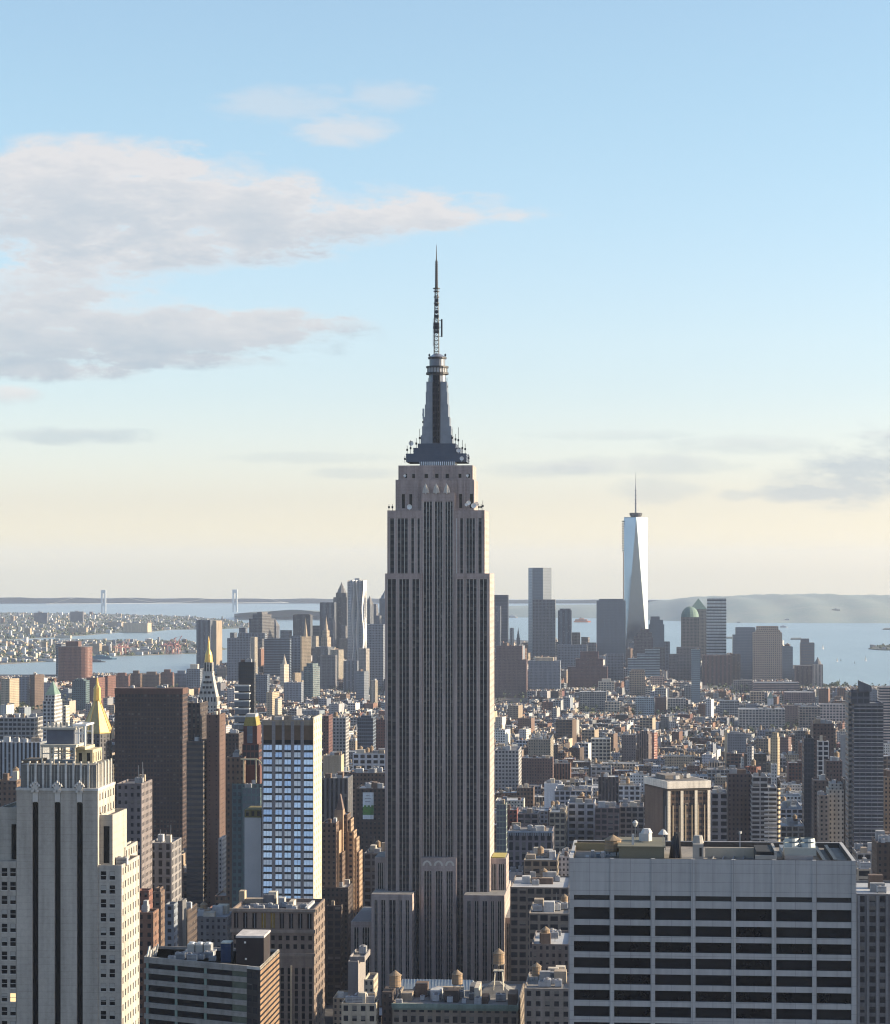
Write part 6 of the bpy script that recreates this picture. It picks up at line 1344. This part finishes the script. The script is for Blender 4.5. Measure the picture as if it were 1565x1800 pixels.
def lot_tops(mb, x0, x1, y0, y1, z, far):
    """stair houses, tanks, chimneys and vents on the roofs of the mass of buildings"""
    w, d = x1-x0, y1-y0
    for _ in range((random.choice((2, 3, 4)) if w > 8 else random.choice((1, 2))) if far else random.choice((4, 5, 6, 7)) if w > 14 else random.choice((2, 3, 4))):
        q = rnd(); ww = min(w*.28, 1.6+rnd()*2.6); dd = 2+rnd()*4; x = x0+.8+rnd()*max(.1, w-ww-1.6); y = y0+1+rnd()*max(.1, d-dd-2)
        if q < .60: mb.box(x, x+ww, y, y+dd, z, z+1.8+rnd()*2.8, random.choice([PAL['cream'], PAL['tan'], PAL['grey'], PAL['brick'], PAL['pale'], PAL['tan'], PAL['slate']]))
        elif q < .78 and not far:
            for sx in (-1, 1):
                for sy in (-1, 1): mb.box(x+1.5+sx-.12, x+1.5+sx+.12, y+1.5+sy-.12, y+1.5+sy+.12, z, z+3, (.1, .1, .1))
            mb.cone(x+1.5, y+1.5, z+3, z+6.4, 1.75, 1.65, 8, TANKC); mb.cone(x+1.5, y+1.5, z+6.4, z+7.8, 1.9, 0, 8, (.2, .15, .1))
        else: mb.box(x, x+.9, y, y+.9, z, z+2+rnd()*2.5, PAL['brick'])
mass_ = MB(); ZM = Matrix.Translation((*ZC, 0)) @ Matrix.Rotation(ZR, 4, 'Z') @ Matrix.Translation((-ZC[0], -ZC[1], 0))
for k, l in enumerate(lots):
    if k in SOLO: continue
    mass_.M = ZM if l[8] else None
    a = lot_geo(mass_, l); lot_tops(mass_, *a[:5], l[10] > 3600)
tag(mass_.build('city_buildings', FAC), 'dense mass of small brick and stone city buildings with tanks and roof houses', 'buildings', kind='stuff')
CWORD = {'brown': 'brown', 'brick': 'brick brown', 'redbrick': 'red brick', 'tan': 'tan', 'sand': 'sand coloured', 'cream': 'cream', 'grey': 'grey', 'dkgrey': 'dark grey', 'pale': 'pale grey', 'slate': 'slate grey', 'dkbrown': 'dark brown', 'maroon': 'maroon', 'white': 'white'}
NTH = ['', 'second ', 'third ', 'fourth ', 'fifth ', 'sixth ', 'seventh ', 'eighth ', 'ninth ', 'tenth ']
info = []
for k in sorted(SOLO, key=lambda q: lots[q][10]):
    l = lots[k]; px, py = proj(l[9], l[10], l[7]+l[4])
    n = min(LMS, key=lambda m: abs(px-m[0])*1.0-m[2]*.6+abs(py-m[1])*.8)
    dx = px-n[0]; rel = 'below' if abs(dx) < n[2] else ('right of' if dx > 0 else 'left of')
    if abs(dx) >= n[2] and py < n[1]-14: rel = 'above and '+rel
    elif abs(dx) < n[2] and py < n[1]: rel = 'behind'
    elif abs(dx) >= n[2] and py > n[1]+60: rel = 'below and '+rel
    wd = l[1]-l[0]; size = 'wide' if wd > 26 else ('narrow' if wd < 14 else '')
    tall = 'tall' if l[4] > 60 else ('low' if l[4] < 22 else '')
    info.append((k, (f"{tall} {size} {CWORD[l[5]]}").split(), rel, n[3], math.hypot(px-n[0], (py-n[1]))))
seen = {}
for rec in sorted(info, key=lambda r: r[4]):
    key = (' '.join(rec[1]), rec[2], rec[3]); seen.setdefault(key, []).append(rec[0])
for k, ws, rel, ph, dist in info:
    l = lots[k]; key = (' '.join(ws), rel, ph); i = seen[key].index(k); noun = {'loft': 'loft building', 'big': 'loft building'}.get(l[6], 'city building')
    pre = '' if len(seen[key]) == 1 else (['nearest ', 'second nearest ', 'third nearest ', 'fourth nearest ', 'fifth nearest ', 'sixth nearest '][min(i, 5)])
    o = thing('city_building', f"{pre}{' '.join(ws)} {noun} {rel} {ph}", 'building', (*(turn((l[0]+l[1])/2, l[2]) if l[8] else ((l[0]+l[1])/2, l[2])), l[7]), math.degrees(ZR) if l[8] else 0, 'city buildings along the street grid')
    b = Bd.__new__(Bd); b.T = o
    mb = MB(); a = lot_geo(mb, l, True, (l[0]+l[1])/2, l[2], l[7]); mb.build('walls', FAC, o)
    deck(b, a[0]+.4, a[1]-.4, a[2]+.4, a[3]-.4, a[4], random.choice(ROOFS)); clutter(b, a[0]+.5, a[1]-.5, a[2]+.5, a[3]-.5, a[4], 3+int(rnd()*4) if a[1]-a[0] > 9 else 2, .8)

# ---------------------------------------------------------------- trees
def crown_mesh(seed, n=260):
    r = random.Random(seed); mb = MB()
    blobs = [(r.uniform(-2.2, 2.2), r.uniform(-2.2, 2.2), r.uniform(4.5, 9.5), r.uniform(1.5, 2.8)) for _ in range(9)]
    for i in range(n):
        bx, by, bz, br = r.choice(blobs); d = Vector((r.gauss(0, 1), r.gauss(0, 1), r.gauss(0, 1))).normalized()*br*r.uniform(.55, 1.05)
        p = Vector((bx, by, bz))+d; q = Vector((r.gauss(0, 1), r.gauss(0, 1), r.gauss(0, 1))).to_track_quat('Z', 'Y'); s = r.uniform(.35, .75)
        mb.face([p+q @ Vector(v) for v in ((-s, -s, 0), (s, -s*.6, 0), (s*.8, s, 0), (-s*.7, s*.9, 0))])
    return mb
def trunk_mb():
    mb = MB(); mb.cone(0, 0, 0, 3.5, .42, .28, 7); 
    for a in range(5): mb.bar((0, 0, 3), (1.9*math.cos(a*1.26), 1.9*math.sin(a*1.26), 6.2+a*.3), .13)
    return mb
BARK = M('bark', (.07, .055, .042), .95); LEAF = [M('foliage', (.075, .10, .035), .8, 0, .7, .25), M('foliage yellow green', (.11, .12, .035), .8, 0, .7, .25), M('foliage dark', (.045, .07, .035), .8, 0, .7, .25)]
def mesh_of(mb, name, mat): o = mb.build(name, mat); m = o.data; bpy.data.objects.remove(o); return m
CR = [mesh_of(crown_mesh(s), 'crown', LEAF[s % 3]) for s in range(6)]; TR = mesh_of(trunk_mb(), 'trunk', BARK)
def trees(pts, label, group, smin=.9, smax=1.5):
    for x, y in pts:
        o = thing('tree', label, 'tree', (x, y, gz(x, y)), rnd()*360, group); s = smin+rnd()*(smax-smin)
        put(TR, 'trunk', o, (0, 0, 0), s); put(random.choice(CR), 'crown', o, (0, 0, 0), (s*(1+.2*rnd()), s, s*(.85+.3*rnd())))
def scatter(pa, pb, ya, yb, n):
    r = []
    for _ in range(n): r.append(G(pa+(pb-pa)*rnd(), ya+(yb-ya)*rnd()))
    return r
trees(scatter(-4, 46, 1236, 1276, 46), 'leafy tree in the park at the far left edge', 'trees in the left park', 1.0, 1.7)
trees(scatter(1202, 1236, 1306, 1322, 22), 'yellow-green tree in the small park left of the framed grey block', 'trees in the right park', 1.1, 1.7)
trees(scatter(1448, 1494, 1212, 1219, 20), 'tree in the row at the shore by the bay on the right', 'shore trees', 1.1, 1.6)
trees(scatter(1008, 1046, 1308, 1316, 9), 'tree in the little square left of the multi-slab brown tower', 'trees in the little square', 1.0, 1.4)
trees(scatter(985, 1400, 1225, 1340, 40), 'street tree between low roofs in the middle distance', 'street trees', .9, 1.3)

# ---------------------------------------------------------------- harbour: boats, cranes, bridge, far houses
def surf(x, y): return drop(x, y)
def sailboat(px, py, hpx, lab):
    x, y = G(px, py); k = y/FOC; o = thing('sailboat', lab, 'sailboat', (x, y, surf(x, y)), rnd()*60-30, 'sailboats on the bay'); s = hpx*k
    m = MB(); L = s*.42; m.poly([(-L*.5, -L*.13), (L*.3, -L*.13), (L*.55, 0), (L*.3, L*.13), (-L*.5, L*.13)], -.2, L*.13, (.4, .4, .4)); m.build('hull', WHITEM, o)
    m = MB(); m.bar((L*.05, 0, 0), (L*.05, 0, s), .18); m.build('mast', GREYM, o)
    SAIL = M('sail cloth', (.78, .75, .68), .8, 0, .1)
    for nm, f in (('mainsail', [(L*.02, .1, L*.22), (-L*.48, .5, L*.24), (L*.02, .1, s*.98)]), ('jib', [(L*.08, .1, L*.2), (L*.08, .1, s*.8), (L*.52, .2, L*.16)])):
        m = MB(); m.face(f); m.face([(p[0], p[1]+.12, p[2]) for p in reversed(f)]); m.build(nm, SAIL, o)
for px, py, h, lab in ((1447, 1141, 9, 'white sailboat farthest up the bay, left of the shore island'), (1472, 1163, 8, 'white sailboat, left one of the close pair in the bay'), (1478.5, 1162, 5.5, 'smaller white sailboat, right one of the close pair in the bay'), (1503, 1167, 6, 'low white sailboat in the middle of the bay'), (1522, 1162, 10, 'tallest white sailboat, near the island in the bay'), (1476, 1201, 9, 'white sailboat nearest the shore trees')): sailboat(px, py, h, lab)
def ship(px, py, L, lab, hull, sup, h=9, cat='ship', name='ship'):
    x, y = G(px, py); o = thing(name, lab, cat, (x, y, surf(x, y)), random.choice((-8, 6)))
    m = MB(); m.poly([(-L/2, -L*.09), (L*.36, -L*.09), (L/2, 0), (L*.36, L*.09), (-L/2, L*.09)], -1, h*.5, hull); m.build('hull', FAC, o)
    m = MB(); m.box(-L*.42, L*.28, -L*.07, L*.07, h*.5, h, sup, 'grid'); m.box(-L*.2, L*.1, -L*.05, L*.05, h, h*1.35, sup); m.build('superstructure', FAC, o)
    m = MB(); m.cone(-L*.1, 0, h*1.35, h*1.8, L*.025, L*.02, 8, (.1, .1, .1)); m.build('funnel', FAC, o)
ship(1024, 1094, 95, 'orange ferry crossing the bay right of the two-tone glass tower', (.55, .17, .07), (.6, .22, .1), 17, 'ferry', 'ferry')
ship(902, 1086, 60, 'white ship on the bay beside the dark blue flat tower', (.5, .45, .4), (.6, .58, .55), 12)
ship(1378, 1103, 40, 'small white ferry off the hills right of the striped slab tower', (.3, .3, .3), (.6, .6, .6), 9, 'ferry', 'ferry')
ship(180, 1159, 95, 'long blue barge moored beside the round brown riverside tower', (.06, .14, .20), (.10, .20, .26), 10, 'barge', 'barge')
ship(168, 1164, 60, 'dark low barge in front of the long blue barge', (.05, .06, .07), (.1, .1, .12), 6, 'barge', 'barge')
def crane(px, py, h, lab, up):
    x, y = G(px, py); o = thing('harbour_crane', lab, 'crane', (x, y, gz(x, y)), random.choice((-20, 10, 25)), 'red harbour cranes'); c = M('crane red', (.30, .13, .12), .6); w = h*.2
    for sx in (-1, 1):
        for sy in (-1, 1): m = MB(); m.bar((sx*w, sy*w*.6, 0), (sx*w*.8, sy*w*.6, h*.55), h*.022); m.build('leg', c, o)
    m = MB(); m.box(-w, w, -w*.6, w*.6, h*.5, h*.56, bottom=True); m.bar((w*.6, 0, h*.55), (w*.2, 0, h*.86), h*.025); m.bar((-w, 0, h*.56), (w*.2, 0, h*.86), h*.015); m.build('portal', c, o)
    m = MB(); e = (w*.9+h*.55*math.cos(up), 0, h*.55+h*.55*math.sin(up)); m.bar((w*.9, 0, h*.55), e, h*.022); m.bar((w*.2, 0, h*.86), e, h*.008); m.build('boom', c, o)
    m = MB(); m.bar((-w*2.3, 0, h*.56), (w, 0, h*.56), h*.022); m.box(-w*1.9, -w*1.2, -w*.3, w*.3, h*.58, h*.66); m.build('rear_girder', c, o)
for px, py, h, up, lab in ((209, 1153, 50, .2, 'red harbour crane, leftmost, boom lowered by the blue barge'), (216, 1152, 56, 1.0, 'red harbour crane with raised boom, second from the left'), (224, 1151.5, 46, .3, 'low red harbour crane, third from the left'), (290, 1150.5, 52, .6, 'pinkish red crane left of the right-hand crane group'), (298, 1150.5, 58, 1.1, 'red crane with steep boom in the middle of the right-hand group'), (306, 1150.3, 66, .95, 'tallest red harbour crane with raised boom in the right-hand group'), (312, 1150.2, 54, .4, 'rightmost red harbour crane at the pier end')): crane(px, py, h*.9, lab, up)
def FB(px0, px1, py, pb, col, lab, st='punch', name='apartment_block', cat='apartment block', dep=30, gh=None):
    x, y = G((px0+px1)/2, pb); 
    if gh: y = gh
    x = W((px0+px1)/2, y); k = y/FOC; o = thing(name, lab, cat, (x, y, gz(x, y)-.5)); w = (px1-px0)*k/2; h = ZP(py, x, y)-gz(x, y)
    m = MB(); m.par(-w, w, 0, dep, 0, h, PAL[col] if isinstance(col, str) else col, st, 1, 1); m.build('walls', FAC, o)
    m = MB(); m.box(-w+1, w-1, 1, dep-1, h-1.6, h-1, (.2, .2, .2)); m.build('roof', FAC, o)
    m = MB(); m.box(-w*.35, w*.2, dep*.3, dep*.7, h-1, h+5, PAL['grey']); m.build('bulkhead', FAC, o)
for r in ((59, 83, 1077, 1097, 'dkgrey', 'dark flat slab on the far shore, left one of two below the left bridge tower'), (123, 146, 1075, 1094, 'dkgrey', 'dark flat slab on the far shore, right one of two, nearer the left bridge tower'), (42, 53, 1104, 1117, 'sand', 'sand coloured tower block on the far shore at the left'), (119, 133, 1104, 1115, 'sand', 'tan block left of a cream one on the far shore'), (137, 152, 1103, 1115, 'sand', 'cream block right of a tan one on the far shore'), (60, 74, 1109, 1116, 'cream', 'low cream block between two tan groups on the far shore'), (96, 124, 1117, 1123, 'cream', 'low cream shed on the far waterfront'), (18, 24, 1083, 1094, 'tan', 'small tan tower at the far left shore'), (157, 162, 1093, 1105, 'tan', 'narrow tan stack on the far shore left of the yellow warehouse')): FB(*r)
FB(190, 214, 1093, 1104, 'sand', 'upper left part of the yellow warehouse pair on the far shore', 'grid', 'warehouse', 'warehouse', 60); FB(216, 260, 1095, 1112, 'sand', 'big yellow warehouse on the far shore left of the twin-slab tower', 'blank', 'warehouse', 'warehouse', 90)
FB(226, 285, 1143, 1150.5, 'cream', 'long cream pier shed between the two red crane groups', 'blank', 'pier_shed', 'shed', 40); FB(155, 175, 1131, 1150, 'sand', 'cream warehouse block behind the round brown riverside tower', 'grid', 'warehouse', 'warehouse', 40); FB(176, 203, 1135, 1149, 'sand', 'tan warehouse left of the left crane group', 'grid', 'warehouse', 'warehouse', 40)
FB(331, 345, 1142, 1149, 'cream', 'white pier shed against the twin-slab tower', 'blank', 'pier_shed', 'shed', 40); FB(96, 112, 1131, 1146, 'sand', 'cream warehouse at the harbour left of the round brown riverside tower', 'grid', 'warehouse', 'warehouse', 40); FB(0, 96, 1158, 1163, 'pale', 'long pale pier shed along the river at the left edge', 'blank', 'pier_shed', 'shed', 50)
FB(1463, 1477, 1071, 1085, (.55, .48, .40), 'pale hospital block on the wooded hills right of centre', 'grid', 'apartment_block', 'apartment block', 30, 13900)
FB(1533, 1542, 1136, 1140, 'cream', 'low cream house on the island in the bay', 'blank', 'island_house', 'house', 15)
def bridge():
    Y = 16800.0; xa, xb = W(182, Y), W(413, Y+500); o = thing('suspension_bridge', 'faint pale suspension bridge with two portal towers on the far horizon', 'bridge', (xa, Y, drop(xa, Y)))
    c = M('bridge paint', (.50, .53, .53), .7); dx, dyy = xb-xa, 500.0
    for t in (0, 1):
        m = MB(); bx, by = dx*t, dyy*t; H = ZP(1037, xa, Y)-drop(xa, Y)
        for s_ in (-1, 1): m.box(bx+s_*12-5.5, bx+s_*12+5.5, by-7, by+7, 0, H)
        m.box(bx-6.4, bx+6.4, by-6, by+6, H-24, H-.5, bottom=True); m.box(bx-6.4, bx+6.4, by-6, by+6, 50, 66, bottom=True); m.build('bridge_tower', c, o)
    m = MB(); n = 40; ux, uy = dx/math.hypot(dx, dyy), dyy/math.hypot(dx, dyy)
    P = [(-.42+1.84*i/n) for i in range(n+1)]
    for i in range(n): m.bar((dx*P[i], dyy*P[i], 68), (dx*P[i+1], dyy*P[i+1], 68), 2.2)
    m.build('bridge_deck', c, o); m = MB()
    zc = lambda t: (72+(H-74)*(2*t-1)**2) if 0 <= t <= 1 else max(66, H-(H-66)*min(1, (abs(t-.5)-.5)/.4))
    for i in range(n): m.bar((dx*P[i], dyy*P[i], zc(P[i])), (dx*P[i+1], dyy*P[i+1], zc(P[i+1])), .9)
    m.build('main_cable', c, o)
bridge()
from mathutils.bvhtree import BVHTree
BV = {n: BVHTree.FromPolygons([tuple(v.co) for v in bpy.data.objects[n].data.vertices], [tuple(p.vertices) for p in bpy.data.objects[n].data.polygons]) for n in ('hills', 'headland', 'borough_land', 'harbour_land', 'far_hills', 'island')}
def ground_at(n, x, y):
    h = BV[n].ray_cast(Vector((x, y, 900)), Vector((0, 0, -1))); return h[0].z if h[0] else None
fh, ft = MB(), MB()
def far_fill(n, pa, pb, ya, yb, nh, nt, hs, y_over=None):
    for kind, cnt_ in ((0, nh), (1, nt)):
        for _ in range(cnt_):
            px, py = pa+(pb-pa)*rnd(), ya+(yb-ya)*rnd()
            x, yy = G(px, py) if not y_over else (None, None)
            if y_over: yy = y_over[0]+(y_over[1]-y_over[0])*rnd()**1.6; x = W(px, yy)
            z = ground_at(n, x, yy)
            if z is None or z < drop(x, yy)+.5: continue
            if kind == 0:
                w = hs*(.5+rnd()*1.2); d = 10+rnd()*14; h = (5+rnd()*7)*(2.4 if rnd() < .05 else 1)
                fh.box(x-w, x+w, yy, yy+d, z-1, z+h, random.choice([PAL['cream'], PAL['sand'], PAL['tan'], PAL['brown'], PAL['grey'], PAL['white'], PAL['pale'], PAL['slate'], PAL['grey'], PAL['pale']]), 'blank')
            else:
                r = 3+rnd()*4; c = random.choice([(.04, .06, .03), (.055, .075, .035), (.07, .08, .04)]); q = rnd()*6
                ft.cone(x, yy, z-1, z+r*.7, r*.8, r, 6, c, q, cap=False); ft.cone(x, yy, z+r*.7, z+r*1.5, r, r*.3, 6, c, q+.4)
far_fill('borough_land', -60, 440, 1078, 1126, 900, 2600, 7); far_fill('harbour_land', -60, 400, 1128, 1166, 600, 900, 6)
far_fill('hills', 872, 1640, 0, 0, 200, 0, 8, (9300, 13500)); far_fill('headland', 420, 690, 0, 0, 20, 0, 8, (11000, 12000)); far_fill('island', 1528, 1640, 1135.4, 1143, 6, 120, 7)
bt = MB()
for _ in range(2600):                 # leafy back yards and street trees among the low houses
    px, py = -20+1600*rnd(), 1214+130*rnd()**1.3; x, yy = G(px, py)
    if not inside(x, yy+20, SHP) or any(abs(x-a-12) < 9 for a in AVE): continue
    g = gz(x, yy); c = random.choice([(.045, .065, .03), (.06, .085, .035), (.085, .10, .04), (.04, .055, .03)]); s = 2.2+rnd()*2.2
    for k in range(7):
        p = Vector((x+rnd()*5-2.5, yy+rnd()*5-2.5, g+8+rnd()*8)); a, q = rnd()*6.3, rnd()*1.2
        u = Vector((math.cos(a), math.sin(a), .2-rnd()*.4))*s*.6; v = Vector((-math.sin(a)*math.cos(q), math.cos(a)*math.cos(q), math.sin(q)))*s*.6
        bt.face([p-u-v, p+u-v*.7, p+u*.8+v, p-u*.7+v*.9], c)
tag(bt.build('yard_trees', FAC), 'mass of small trees in yards and streets between the low houses', 'trees', kind='stuff')
tag(fh.build('far_houses', FAC), 'sprinkle of tiny far-off houses and sheds on the opposite shores', 'houses', kind='stuff')
tag(ft.build('far_woods', FAC), 'far-off trees covering the opposite shores and hills', 'trees', kind='stuff')
